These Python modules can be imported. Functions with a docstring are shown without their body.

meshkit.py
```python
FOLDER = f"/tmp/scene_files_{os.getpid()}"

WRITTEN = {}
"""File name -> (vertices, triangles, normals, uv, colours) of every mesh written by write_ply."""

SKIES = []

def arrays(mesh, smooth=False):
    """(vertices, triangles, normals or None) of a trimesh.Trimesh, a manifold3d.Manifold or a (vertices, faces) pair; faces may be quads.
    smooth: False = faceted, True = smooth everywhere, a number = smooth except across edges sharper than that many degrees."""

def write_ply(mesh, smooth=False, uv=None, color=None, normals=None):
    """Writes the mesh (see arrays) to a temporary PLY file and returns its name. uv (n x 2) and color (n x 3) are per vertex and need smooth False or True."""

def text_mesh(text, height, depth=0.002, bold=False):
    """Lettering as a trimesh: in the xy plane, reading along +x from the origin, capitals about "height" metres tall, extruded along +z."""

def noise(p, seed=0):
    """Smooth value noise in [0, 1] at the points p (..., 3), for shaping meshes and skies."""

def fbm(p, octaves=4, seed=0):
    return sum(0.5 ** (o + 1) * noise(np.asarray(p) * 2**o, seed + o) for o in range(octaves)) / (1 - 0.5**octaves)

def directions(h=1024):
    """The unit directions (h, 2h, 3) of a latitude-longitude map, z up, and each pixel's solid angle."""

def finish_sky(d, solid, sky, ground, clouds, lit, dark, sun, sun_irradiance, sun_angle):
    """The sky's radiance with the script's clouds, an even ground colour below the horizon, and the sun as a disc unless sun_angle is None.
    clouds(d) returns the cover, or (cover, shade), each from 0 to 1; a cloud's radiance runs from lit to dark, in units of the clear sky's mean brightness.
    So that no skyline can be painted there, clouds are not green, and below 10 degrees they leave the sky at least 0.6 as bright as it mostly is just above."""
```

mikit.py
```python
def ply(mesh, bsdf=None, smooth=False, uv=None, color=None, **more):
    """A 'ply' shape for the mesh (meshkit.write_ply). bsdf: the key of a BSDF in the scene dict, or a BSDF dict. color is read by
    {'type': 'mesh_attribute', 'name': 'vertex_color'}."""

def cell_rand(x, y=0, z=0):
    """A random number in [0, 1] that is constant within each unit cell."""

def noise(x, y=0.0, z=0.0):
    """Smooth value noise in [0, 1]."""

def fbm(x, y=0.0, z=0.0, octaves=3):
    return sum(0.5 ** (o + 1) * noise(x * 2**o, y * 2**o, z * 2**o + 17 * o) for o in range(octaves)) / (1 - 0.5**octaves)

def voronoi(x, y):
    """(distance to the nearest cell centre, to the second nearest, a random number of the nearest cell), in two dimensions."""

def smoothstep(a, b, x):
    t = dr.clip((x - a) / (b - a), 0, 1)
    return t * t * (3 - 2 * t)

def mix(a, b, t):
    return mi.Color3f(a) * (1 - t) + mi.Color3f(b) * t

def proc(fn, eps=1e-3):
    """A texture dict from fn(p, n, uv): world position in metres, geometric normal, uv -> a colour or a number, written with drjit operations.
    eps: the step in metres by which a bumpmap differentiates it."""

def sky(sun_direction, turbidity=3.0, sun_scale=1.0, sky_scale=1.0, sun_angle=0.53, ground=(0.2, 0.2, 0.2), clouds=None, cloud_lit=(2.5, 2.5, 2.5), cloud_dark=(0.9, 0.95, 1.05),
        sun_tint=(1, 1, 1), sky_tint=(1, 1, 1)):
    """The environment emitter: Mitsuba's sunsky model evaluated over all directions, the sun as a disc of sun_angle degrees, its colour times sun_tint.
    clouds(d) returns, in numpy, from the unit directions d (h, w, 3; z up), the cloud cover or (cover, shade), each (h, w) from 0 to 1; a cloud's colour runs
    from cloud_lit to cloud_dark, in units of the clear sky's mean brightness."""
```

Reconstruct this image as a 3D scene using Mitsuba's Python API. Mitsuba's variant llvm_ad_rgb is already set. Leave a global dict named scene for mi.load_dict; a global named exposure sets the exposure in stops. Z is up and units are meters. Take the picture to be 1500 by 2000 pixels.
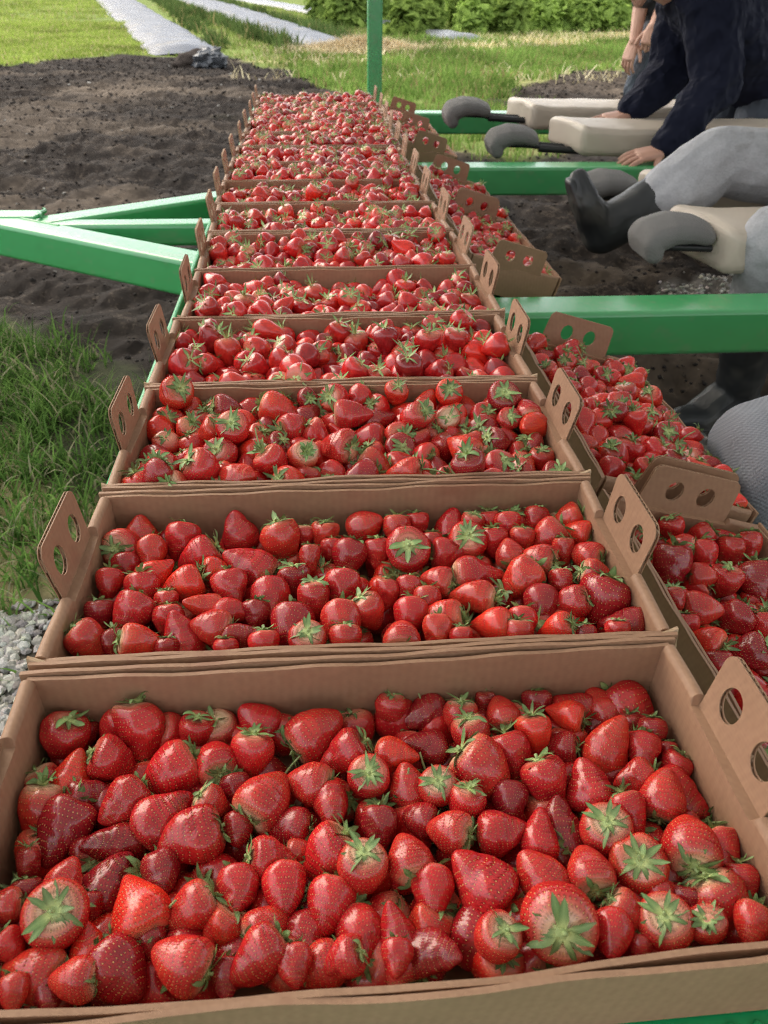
import math, random
import numpy as np, trimesh, manifold3d as m3
import mitsuba as mi, drjit as dr
import mikit, meshkit
from mikit import noise, fbm, voronoi, smoothstep, mix, cell_rand
from scipy.spatial.transform import Rotation as Rot
from scipy.spatial import cKDTree

T = mi.ScalarTransform4f
scene, labels = {}, {}
RNG = np.random.default_rng(7)

# ------------------------------------------------------------------ camera, sky, exposure
CAM = np.array([-.0298, 0.0, .4209])
CROT = Rot.from_euler('z', -.0945) * Rot.from_euler('x', -.6106) * Rot.from_euler('y', -.0166)
FWD, UP = CROT.apply([0, 1, 0]), CROT.apply([0, 0, 1])
scene['camera'] = {'type': 'thinlens', 'fov': 2 * math.degrees(math.atan(750 / 1492.)), 'fov_axis': 'x',
                   'aperture_radius': .0011, 'focus_distance': .72, 'near_clip': .02, 'far_clip': 600.,
                   'to_world': T().look_at(origin=CAM.tolist(), target=(CAM + FWD).tolist(), up=UP.tolist())}
SUN = np.array([-.50, .68, .52])
scene['sky'] = mikit.sky(SUN, turbidity=4, sun_scale=.19, sky_scale=1.0, sun_angle=40, sun_tint=(.92, .98, 1.08),
                         clouds=lambda d: (1.0 + 0 * d[..., 2], np.clip(.85 - .75 * np.exp((d @ (SUN / np.linalg.norm(SUN)) - 1) * 2.2) - .25 * (meshkit.fbm(d * 2.6, 4) - .3), 0, 1)),
                         cloud_lit=(2.9, 2.92, 2.95), cloud_dark=(.95, 1.0, 1.08))
exposure = 3.4
GROUND = -.65


def ray(x, y):
    return CROT.apply([(x - 750) / 1492., 1, -(y - 1000) / 1492.])


def on_plane(x, y, p0, n):
    """The point where the sight line of a place in the photograph (1500 x 2000) meets the plane through p0."""
    d = ray(x, y)
    return CAM + d * (np.dot(np.asarray(p0) - CAM, n) / np.dot(d, n))


def on_z(x, y, z):
    return on_plane(x, y, (0, 0, z), np.array([0, 0, 1.]))


def on_y(x, y, yy):
    return on_plane(x, y, (0, yy, 0), np.array([0, 1., 0]))


# ------------------------------------------------------------------ naming helpers
def numbered(name):
    if name not in labels and name not in scene and not any(k.startswith(name + '__') for k in scene):
        return name
    i = 1
    while f'{name}_{i:03d}' in labels or f'{name}_{i:03d}' in scene or any(k.startswith(f'{name}_{i:03d}__') for k in scene):
        i += 1
    return f'{name}_{i:03d}'


def thing(name, label, cat, group=None, kind=None):
    key = numbered(name)
    labels[key] = {'label': label, 'category': cat}
    if group:
        labels[key]['group'] = group
    if kind:
        labels[key]['kind'] = kind
        if kind == 'structure':
            labels[key].pop('category')
    return key


COUNT = {}


def part(parent, name, shape, to_world=None, label=None, kind=None):
    base = f'{parent}__{name}'
    n = COUNT.get(base, 0)
    COUNT[base] = n + 1
    key = base if n == 0 else f'{base}_{n:03d}'
    d = dict(shape)
    if to_world is not None:
        d['to_world'] = to_world
    scene[key] = d
    if label or kind:
        labels[key] = {}
        if label:
            labels[key]['label'] = label
        if kind:
            labels[key]['kind'] = kind
    return key


def cat(meshes):
    vs, fs, o = [], [], 0
    for v, f in meshes:
        vs.append(v)
        fs.append(np.asarray(f) + o)
        o += len(v)
    return np.vstack(vs), np.vstack(fs)


def tri(f):
    f = np.asarray(f, int)
    return np.vstack([f[:, [0, 1, 2]], f[:, [0, 2, 3]]]) if f.shape[1] == 4 else f


def grid_faces(nu, nv, wrap_u=False):
    """Faces of a (nv rows, nu columns) grid of vertices."""
    cu = nu if wrap_u else nu - 1
    i, j = np.meshgrid(np.arange(cu), np.arange(nv - 1))
    i, j = i.ravel(), j.ravel()
    i2 = (i + 1) % nu
    return tri(np.stack([j * nu + i, j * nu + i2, (j + 1) * nu + i2, (j + 1) * nu + i], 1))


def mani(m):
    mm = m.to_mesh()
    return np.array(mm.vert_properties[:, :3], float), np.array(mm.tri_verts, int)


def ball(p, r, n=16):
    return m3.Manifold.sphere(r, n).translate(list(map(float, p)))


def limb(pts, rad, n=16):
    out = []
    for a, b, ra, rb in zip(pts[:-1], pts[1:], rad[:-1], rad[1:]):
        out.append(m3.Manifold.batch_hull([ball(a, ra, n), ball(b, rb, n)]))
    return m3.Manifold.batch_boolean(out, m3.OpType.Add)


def rbox(lo, hi, r, n=8):
    lo, hi = np.asarray(lo, float), np.asarray(hi, float)
    c = [ball((x, y, z), r, n) for x in (lo[0] + r, hi[0] - r) for y in (lo[1] + r, hi[1] - r) for z in (lo[2] + r, hi[2] - r)]
    return m3.Manifold.batch_hull(c)


def smoothed(m, length, it=10):
    v, f = mani(m.refine_to_length(length))
    t = trimesh.Trimesh(v, f, process=True)
    trimesh.smoothing.filter_taubin(t, lamb=.5, nu=.52, iterations=it)
    return np.array(t.vertices), np.array(t.faces)


def tube(pts, rad, sides=8):
    p = np.asarray(pts, float)
    t = np.gradient(p, axis=0)
    t /= np.linalg.norm(t, axis=1, keepdims=True)
    ref = np.array([0, 0, 1.]) if abs(t[0, 2]) < .9 else np.array([1., 0, 0])
    a = np.cross(t, ref)
    a /= np.linalg.norm(a, axis=1, keepdims=True)
    b = np.cross(t, a)
    ang = np.arange(sides) * 2 * np.pi / sides
    rad = np.broadcast_to(rad, (len(p),))
    v = p[:, None] + rad[:, None, None] * (np.cos(ang)[None, :, None] * a[:, None] + np.sin(ang)[None, :, None] * b[:, None])
    f = grid_faces(sides, len(p), True)
    v = np.vstack([v.reshape(-1, 3), p[:1], p[-1:]])
    k = len(p) * sides
    i = np.arange(sides)
    f = np.vstack([f, np.stack([(i + 1) % sides, i, np.full(sides, k)], 1),
                   np.stack([k - sides + i, k - sides + (i + 1) % sides, np.full(sides, k + 1)], 1)])
    return v, f


# ------------------------------------------------------------------ materials
def two(d):
    return {'type': 'twosided', 'b': d}


def rgb(c):
    return {'type': 'rgb', 'value': [float(x) for x in c]}


VC = {'type': 'mesh_attribute', 'name': 'vertex_color'}
scene['fruit_skin'] = two({'type': 'principled', 'base_color': VC, 'roughness': .21, 'specular': .5, 'clearcoat': .6, 'clearcoat_gloss': .96})
scene['leaf_green'] = two({'type': 'principled', 'base_color': VC, 'roughness': .5, 'specular': .35})
scene['thin_leaf'] = {'type': 'principledthin', 'base_color': VC, 'roughness': .5, 'diff_trans': .9, 'eta': 1.35}
scene['matte_tint'] = two({'type': 'principled', 'base_color': VC, 'roughness': .85, 'specular': .2})


def kraft(p, n, uv):
    a = fbm(p.x * 9, p.y * 9, p.z * 9)
    b = noise(p.x * 900, p.y * 130, p.z * 700)
    c = noise(p.x * 260, p.y * 700, p.z * 200)
    stripe = .5 + .5 * dr.sin((p.x + p.y) * 2 * dr.pi / .0075)
    t = .50 * a + .17 * b + .18 * c + .08 * stripe
    col = mix((.215, .115, .066), (.38, .225, .138), t)
    st = smoothstep(.66, .78, fbm(p.x * 17 + 3, p.y * 17, p.z * 17))
    return mix(col, (.20, .075, .045), st * .35)


scene['kraft_card'] = two({'type': 'principled', 'base_color': mikit.proc(kraft), 'roughness': .58, 'specular': .35})


def kraft_edge(p, n, uv):
    t = fbm(p.x * 160, p.y * 160, p.z * 160)
    return mix((.26, .17, .10), (.52, .38, .25), t)


scene['kraft_edge'] = two({'type': 'principled', 'base_color': mikit.proc(kraft_edge), 'roughness': .9, 'specular': .1})


def paint(p, n, uv):
    a = fbm(p.x * 5, p.y * 5, p.z * 9)
    d = smoothstep(.55, .85, fbm(p.x * 30, p.y * 30, p.z * 30))
    return mix(mix((.036, .26, .080), (.052, .32, .108), a), (.18, .23, .14), d * .30)


scene['green_paint'] = two({'type': 'principled', 'base_color': mikit.proc(paint), 'roughness': .22, 'specular': .7, 'clearcoat': 1., 'clearcoat_gloss': .86})
scene['green_plastic'] = two({'type': 'principled', 'base_color': rgb((.008, .27, .085)), 'roughness': .4, 'specular': .5})

# ------------------------------------------------------------------ cardboard flats
FW, FD, FH = .497, .234, .08       # long side, short side, wall height


def sheet_slab(nx, nz, thick, fn):
    """A slab from a parametric centre sheet fn(u, v) -> (points, normals), u along, v up."""
    u, v = np.meshgrid(np.linspace(0, 1, nx), np.linspace(0, 1, nz))
    p, n = fn(u.ravel(), v.ravel())
    a, b = p + n * thick / 2, p - n * thick / 2
    f = grid_faces(nx, nz)
    k = nx * nz
    ring = np.concatenate([np.arange(nx), np.arange(1, nz) * nx + nx - 1, (nz - 1) * nx + np.arange(nx - 2, -1, -1), np.arange(nz - 2, 0, -1) * nx])
    r2 = np.roll(ring, -1)
    side = tri(np.stack([ring, r2, r2 + k, ring + k], 1))
    # the rim gets vertices of its own so that its edge stays sharp
    return np.vstack([a, b]), np.vstack([f, f[:, ::-1] + k, side[:, ::-1]])


def long_wall(side, seed, warp=.0013):
    """Two plies of board with a dark gap between them, bowed a little; side -1 is the near wall."""
    rng = np.random.default_rng(seed)
    out = []
    for ply in (0, 1):
        ph = rng.uniform(0, 6.28, 4)
        off = (.0018 if ply == 0 else .0066)
        hgt = FH - (0 if ply == 0 else rng.uniform(0, .0025))

        def fn(u, v):
            x = (u - .5) * (FW - .012 * ply)
            w = np.sin(np.pi * u)
            bow = warp * (v ** 1.5) * w * (np.sin(3.1 * u * 2 + ph[0]) + .6 * np.sin(7 * u * 2 + ph[1]) + .35 * np.sin(17 * u + ph[2]))
            y = side * (FD / 2 - off) + bow - (.009 * v * w ** .5 if seed == 77 else 0) - side * .0022 * v * w * ply
            z = .004 + v * (hgt - .004) + (v > .9) * .0011 * np.sin(9 * u * 2 + ph[3]) * w + (v > .9) * .0006 * np.sin(43 * u + ph[1])
            return np.stack([x, y, z], 1), np.tile([0., side, 0], (len(u), 1))
        out.append(sheet_slab(29, 6, .0034, fn))
    return cat(out)


def end_wall(side, seed, cut=(-.038, .054)):
    """The folded short wall: board turned over a rounded top, about 11 mm through."""
    rng = np.random.default_rng(seed)
    ph = rng.uniform(0, 6.28, 3)
    t = .0055
    prof = [(t, .003)] + [(t, z) for z in np.linspace(.02, FH - t, 4)] + [(t * math.cos(a), FH - t + t * math.sin(a)) for a in np.linspace(.35, math.pi - .35, 6)] + [(-t, z) for z in np.linspace(FH - t, .02, 4)] + [(-t, .003)]
    prof = np.array(prof)
    e = FD / 2 - .0085
    ys = np.concatenate([np.linspace(-e, cut[0] - .003, 6), np.linspace(cut[0], cut[1], 6), np.linspace(cut[1] + .003, e, 6)])
    ny = len(ys)
    v = []
    for y in ys:
        s = (y / FD + .5)
        bow = .0018 * math.sin(math.pi * s) * math.sin(5 * s + ph[0])
        q = np.stack([side * (FW / 2 - t - .001) + side * prof[:, 0] * -1 + bow * prof[:, 1] / FH, np.full(len(prof), y), prof[:, 1] + .0007 * math.sin(11 * s + ph[1]) * (prof[:, 1] > .05)], 1)
        if cut[0] - .001 < y < cut[1] + .001:
            q[:, 2] = np.minimum(q[:, 2], FH - .008)
        v.append(q)
    v = np.array(v)
    f = grid_faces(len(prof), ny)
    v = v.reshape(-1, 3)
    caps = []
    for j, flip in ((0, 1), (ny - 1, -1)):
        c = len(v)
        idx = np.arange(len(prof)) + j * len(prof)
        v = np.vstack([v, v[idx].mean(0)])
        caps.append(np.stack([idx, np.roll(idx, -1), np.full(len(idx), c)], 1)[:, ::flip])
    return v, np.vstack([f] + caps)


def outline_tab(width, height, wtop, r=.011):
    """Half round-cornered trapezoid with two finger holes, as a shapely polygon: x along, y up from the rim."""
    import shapely.geometry as sg
    import shapely.affinity as sa
    base = sg.Polygon([(-width / 2, -.03), (width / 2, -.03), (width / 2, 0), (wtop / 2, height), (-wtop / 2, height), (-width / 2, 0)])
    base = base.buffer(-r, quad_segs=6).buffer(r, quad_segs=6)
    base = base.union(sg.box(-width / 2, -.03, width / 2, -.01))
    hole = sg.Point(0, 0).buffer(1, quad_segs=8)
    for sx in (-1, 1):
        base = base.difference(sa.translate(sa.scale(hole, .0115, .0135), sx * .0225, height * .40))
    return base


def tab_mesh(width, height, wtop, flute=True):
    """A corrugated handle: two liners and the wavy medium between. Local: x along, y outward normal, z up, z=0 at the rim."""
    import shapely.geometry as sg
    poly = outline_tab(width, height, wtop)
    liners, edge = [], []
    for y in (-.0019, .0011):
        m = trimesh.creation.extrude_polygon(poly, .0008, engine='earcut')
        v = np.array(m.vertices)
        liners.append((np.stack([v[:, 0], v[:, 2] + y, v[:, 1]], 1), np.array(m.faces)[:, ::-1]))
    if flute:
        inner = poly.buffer(-.0006)
        xs = np.arange(-wtop / 2 - .002, wtop / 2 + .002, .0009)
        rows = np.linspace(-.02, height, 26)
        idx = {}
        vv, ff = [], []
        for i, x in enumerate(xs):
            for j, z in enumerate(rows):
                idx[i, j] = len(vv)
                vv.append((x, .00105 * math.sin(2 * math.pi * x / .0062), z))
        for i in range(len(xs) - 1):
            for j in range(len(rows) - 1):
                if inner.contains(sg.Point((xs[i] + xs[i + 1]) / 2, (rows[j] + rows[j + 1]) / 2)):
                    a, b, c, d = idx[i, j], idx[i + 1, j], idx[i + 1, j + 1], idx[i, j + 1]
                    ff += [(a, b, c), (a, c, d)]
        edge = [(np.array(vv), np.array(ff))]
    else:
        m = trimesh.creation.extrude_polygon(poly.buffer(-.0004), .0022, engine='earcut')
        v = np.array(m.vertices)
        edge = [(np.stack([v[:, 0], v[:, 2] - .0011, v[:, 1]], 1), np.array(m.faces)[:, ::-1])]
    return cat(liners), cat(edge)


WALLS = {(s, k): mikit.ply(long_wall(s, 11 * k + (s > 0)), 'kraft_card') for s in (-1, 1) for k in range(4)}
WALLS[-1, 'first'] = mikit.ply(long_wall(-1, 77, .0022), 'kraft_card')
ENDS = {(tb, s, k): mikit.ply(end_wall(s, 31 * k + (s > 0), ct), 'kraft_card', smooth=35) for tb, ct in (('main', (-.038, .054)), ('side', (-.062, .068))) for s in (-1, 1) for k in range(3)}
vb, fb = sheet_slab(2, 2, .004, lambda u, v: (np.stack([(u - .5) * (FW - .024), (v - .5) * (FD - .02), 0 * u + .004], 1), np.tile([0, 0, 1.], (len(u), 1))))
FLOOR = mikit.ply((vb, fb), 'kraft_card')
TABS = {}
for kind, args in {'main': (.092, .047, .098), 'side': (.13, .05, .122)}.items():
    for fl in (True, False):
        a, b = tab_mesh(*args, flute=fl)
        TABS[kind, fl] = (mikit.ply(a, 'kraft_card'), mikit.ply(b, 'kraft_edge'))


def corner_flap(side):
    """The little folded ear of board that shows dark at a front corner."""
    v = np.array([(0, 0, 0), (.016, 0, 0), (.013, .004, .021), (0, .007, .024)], float)
    v = np.vstack([v, v + [0, .003, 0]])
    v[:, 0] *= -side
    v += [side * (FW / 2 + .002), -FD / 2 - .002, FH - .022]
    f = np.array([(0, 1, 2, 3), (7, 6, 5, 4), (0, 4, 5, 1), (1, 5, 6, 2), (2, 6, 7, 3), (3, 7, 4, 0)])
    return v, tri(f)


EARS = {s: mikit.ply(corner_flap(s), 'kraft_edge') for s in (-1, 1)}


def make_flat(label, frame, tab, near, k, group):
    """frame: 4x4 matrix of the flat's own system (x along its length, origin under its middle)."""
    t = thing('berry_flat', label, 'box', group)
    M = T(frame)
    part(t, 'floor', FLOOR, M)
    part(t, 'long_wall', WALLS[-1, 'first' if k == 0 else k % 4], M)
    part(t, 'long_wall', WALLS[1, (k + 1) % 4], M)
    for s in (-1, 1):
        e = part(t, 'end_wall', ENDS[tab, s, k % 3], M)
        rng = np.random.default_rng(500 + k * 2 + s)
        lean = (rng.uniform(6, 12) if s > 0 else rng.uniform(2, 8)) if tab == 'main' else rng.uniform(1, 8)
        shift = .008 if tab == 'main' else .003
        loc = np.eye(4)
        # local tab x runs along the short side, y outward
        loc[:3, 0], loc[:3, 1], loc[:3, 2] = (0, -s, 0), (s, 0, 0), (0, 0, 1)
        loc[:3, 3] = (s * (FW / 2 - (.002 if s > 0 else .002)), shift, FH - .001)
        MT = T(frame @ loc) @ T().rotate([1, 0, 0], -lean)
        h = part(t, 'handle', TABS[tab, near][0], MT)
        scene[h + '__corrugation'] = {**TABS[tab, near][1], 'to_world': MT}
        if near and tab == 'main':
            part(t, 'corner_fold', EARS[s], M)
    return t


def frame_of(cx, cy, z, yaw=0., roll=0.):
    """Columns: local x, y, z axes; yaw about z, then roll about the world's y axis."""
    R = Rot.from_euler('y', roll, degrees=True) * Rot.from_euler('z', yaw, degrees=True)
    M = np.eye(4)
    M[:3, :3] = R.as_matrix()
    M[:3, 3] = (cx, cy, z)
    return M


ORD = ['', 'nearest', 'second', 'third', 'fourth', 'fifth', 'sixth', 'seventh', 'eighth', 'ninth', 'tenth', 'eleventh', 'twelfth', 'thirteenth', 'fourteenth', 'farthest']
FRONT = [.180, .417, .655, .890, 1.126, 1.357, 1.600, 1.835, 2.068, 2.302, 2.55, 2.80, 3.04, 3.28, 3.52]
XOFF = [-.008, -.004, .0, .002, .010, .008, .004, -.006, -.006, -.006, -.002, .0, .002, .003, .0]
YAW = [.2, -.4, -.6, -.3, .8, .6, .9, .5, .6, .2, 1.0, -.5, .3, -.4, .2]
MAIN, SIDE = [], []
for k in range(15):
    fr = frame_of(XOFF[k], FRONT[k] + FD / 2, -FH, YAW[k])
    MAIN.append(fr)
    make_flat(f'{ORD[k+1]} open cardboard flat of the main row counted from the camera', fr, 'main', k < 5, k, 'flats of the main row')
SROLL = 16.
for k, y0 in enumerate((.265, .785, 1.75, 2.262, 3.25, 3.765)):
    # rim: left edge at x=.328, z=-.096
    R = Rot.from_euler('y', SROLL, degrees=True)
    up, across = R.apply([0, 0, 1]), R.apply([1, 0, 0])
    c = np.array([.314 if k == 0 else .322, y0 + FW / 2, -.092]) + across * FD / 2 - up * FH
    fr = np.eye(4)
    yw = Rot.from_euler('z', 90 + (0.5, -.6, .8, -.5, .4, 0)[k], degrees=True)
    fr[:3, :3] = (R * yw).as_matrix()
    fr[:3, 3] = c
    SIDE.append(fr)
    make_flat(f'{ORD[k+1] if k < 5 else "farthest"} tilted cardboard flat of the right side row counted from the camera', fr, 'side', k < 2, k + 1, 'tilted flats of the right row')
# ------------------------------------------------------------------ strawberries: shapes
def fruit_mesh(seed, elong, taper, lod, tint, wedge=1., bend=0., lump=.05, pale=.5):
    """Unit-width strawberry, cap end at +z, tip at -z, with its tint per vertex."""
    rng = np.random.default_rng(seed)
    nt = (76, 36, 20)[lod]
    nr = int(round({0: 31, 1: 17, 2: 13}[lod] * (.55 + .45 * elong)))
    phi = np.linspace(.10, math.pi - .06, nr)
    th = np.arange(nt) * 2 * np.pi / nt
    P, Th = np.meshgrid(phi, th, indexing='ij')
    off = rng.uniform(0, 50, 3)
    row = np.arange(nr)[:, None] + 0 * Th
    if lod == 0:
        Th = Th + (np.floor(row / 2) % 2) * (2 * np.pi / nt)

    def surf(P, Th):
        wv = np.stack([np.cos(Th) * 1.6 + off[1], np.sin(Th) * 1.6, P * 1.1], -1)
        P = P + .34 * (meshkit.noise(wv, seed + 9) - .5) * np.sin(P)
        rr = np.sin(P) ** .86 * (1 + taper * 1.3 * np.cos(P)) / (1 + .16 * taper + .55 * taper ** 2) * .5
        z = np.cos(P) * elong * .5
        z = z - .075 * np.exp(-(P / .42) ** 2)
        x, y = rr * np.cos(Th), rr * np.sin(Th) * wedge
        p = np.stack([x, y, z], -1)
        d = p / (np.linalg.norm(p, axis=-1, keepdims=True) + 1e-9)
        nz = meshkit.noise(d * 1.5 + off, seed) - .5 + .4 * (meshkit.noise(d * 3.4 + off, seed + 3) - .5)
        p = p * (1 + lump * 2 * nz)[..., None]
        p[..., 0] += bend * (p[..., 2] ** 2 - .1)
        return p
    p = surf(P, Th)
    n = p / np.linalg.norm(p, axis=-1, keepdims=True)
    # colour: paler shoulders, riper patches
    s = (.5 - np.cos(P) / 2)
    patch = meshkit.fbm(n * 1.7 + off, 3, seed)
    base = np.asarray(tint, float)
    c = base * (.72 + .56 * patch)[..., None]
    c[..., 1] *= 1 + 1.2 * (patch - .5)
    shoulder = min(1, pale * (1.15 if lod == 0 else .6)) * np.exp(-((P - .1) / (.22 + .45 * patch * pale)) ** 2)
    c = c + (np.array([.80, .62, .38]) - c) * shoulder[..., None]
    v = p.reshape(-1, 3)
    f = grid_faces(nt, nr, True)
    if lod == 0:
        isd = ((row % 2 == 1) & ((np.arange(nt)[None, :] % 2) == 0)).ravel()
        far = (np.sin(P) > .18).ravel()
        v = v - n.reshape(-1, 3) * np.where(isd, .025, -.003)[:, None] * far[:, None]
    col = c.reshape(-1, 3)
    if lod == 2:
        col = col * rng.uniform(.80, 1.2, (len(col), 1)) + np.array([.02, .010, .005]) * rng.uniform(0, 1, (len(col), 1))
    if lod == 0:
        col = np.where((isd & far)[:, None], col * .8, col)
    v = np.vstack([v, [p[0].mean(0)], [p[-1].mean(0) - [0, 0, .004]]])
    col = np.vstack([col, [c[0].mean(0)], [c[-1].mean(0)]])
    k = nt * nr
    i = np.arange(nt)
    f = np.vstack([f, np.stack([(i + 1) % nt, i, np.full(nt, k)], 1), np.stack([k - nt + i, k - nt + (i + 1) % nt, np.full(nt, k + 1)], 1)])
    f = f[:, ::-1]
    if lod < 2:   # the seeds
        step = (1, 1)[lod]
        srow = np.arange(1, nr - 1, 2) if lod == 0 else np.arange(1, nr - 1)
        Ps, Ts = [], []
        for q, r_ in enumerate(srow):
            m = 38 if lod == 0 else 28
            rr = np.sin(phi[r_]) * (1 + taper * np.cos(phi[r_]))
            skip = 2 if rr < .5 else 1
            if rr < .17 and phi[r_] < 1:
                continue
            t0 = np.arange(0, m, skip) * 2 * np.pi / m
            shift = (math.floor(r_ / 2) % 2) * (2 * np.pi / 76) if lod == 0 else (q % 2) * np.pi / m
            Ts.append(t0 + shift + rng.normal(0, .016, len(t0)))
            Ps.append(phi[r_] + rng.normal(0, .010, len(t0)))
        Ps, Ts = np.concatenate(Ps), np.concatenate(Ts)
        e = 1e-3
        a, du, dv = surf(Ps, Ts), surf(Ps, Ts + e) - surf(Ps, Ts), surf(Ps + e, Ts) - surf(Ps, Ts)
        du /= np.linalg.norm(du, axis=1, keepdims=True)
        dv /= np.linalg.norm(dv, axis=1, keepdims=True)
        nn = np.cross(dv, du)
        nn *= np.sign((nn * a).sum(1))[:, None]
        a = a - nn * (.011 if lod == 0 else -.002)
        w, l = (.0092, .0165) if lod == 0 else (.0085, .014)
        q = np.stack([a - dv * l, a + du * w, a + dv * l * .8, a - du * w, a + nn * .009], 1)
        kk = len(v) + 5 * np.arange(len(a))[:, None]
        sf = np.concatenate([kk + np.array([[0, 1, 4]]), kk + np.array([[1, 2, 4]]), kk + np.array([[2, 3, 4]]), kk + np.array([[3, 0, 4]])])
        v = np.vstack([v, q.reshape(-1, 3)])
        tone = rng.uniform(0, 1, (len(a), 1))
        sc = np.array([.78, .50, .17]) * (.55 + .6 * tone) + np.array([.10, .02, 0]) * (1 - tone)
        col = np.vstack([col, np.repeat(sc, 5, 0)])
        f = np.vstack([f, sf])
    return v, f, np.clip(col, .002, .95)


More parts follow.
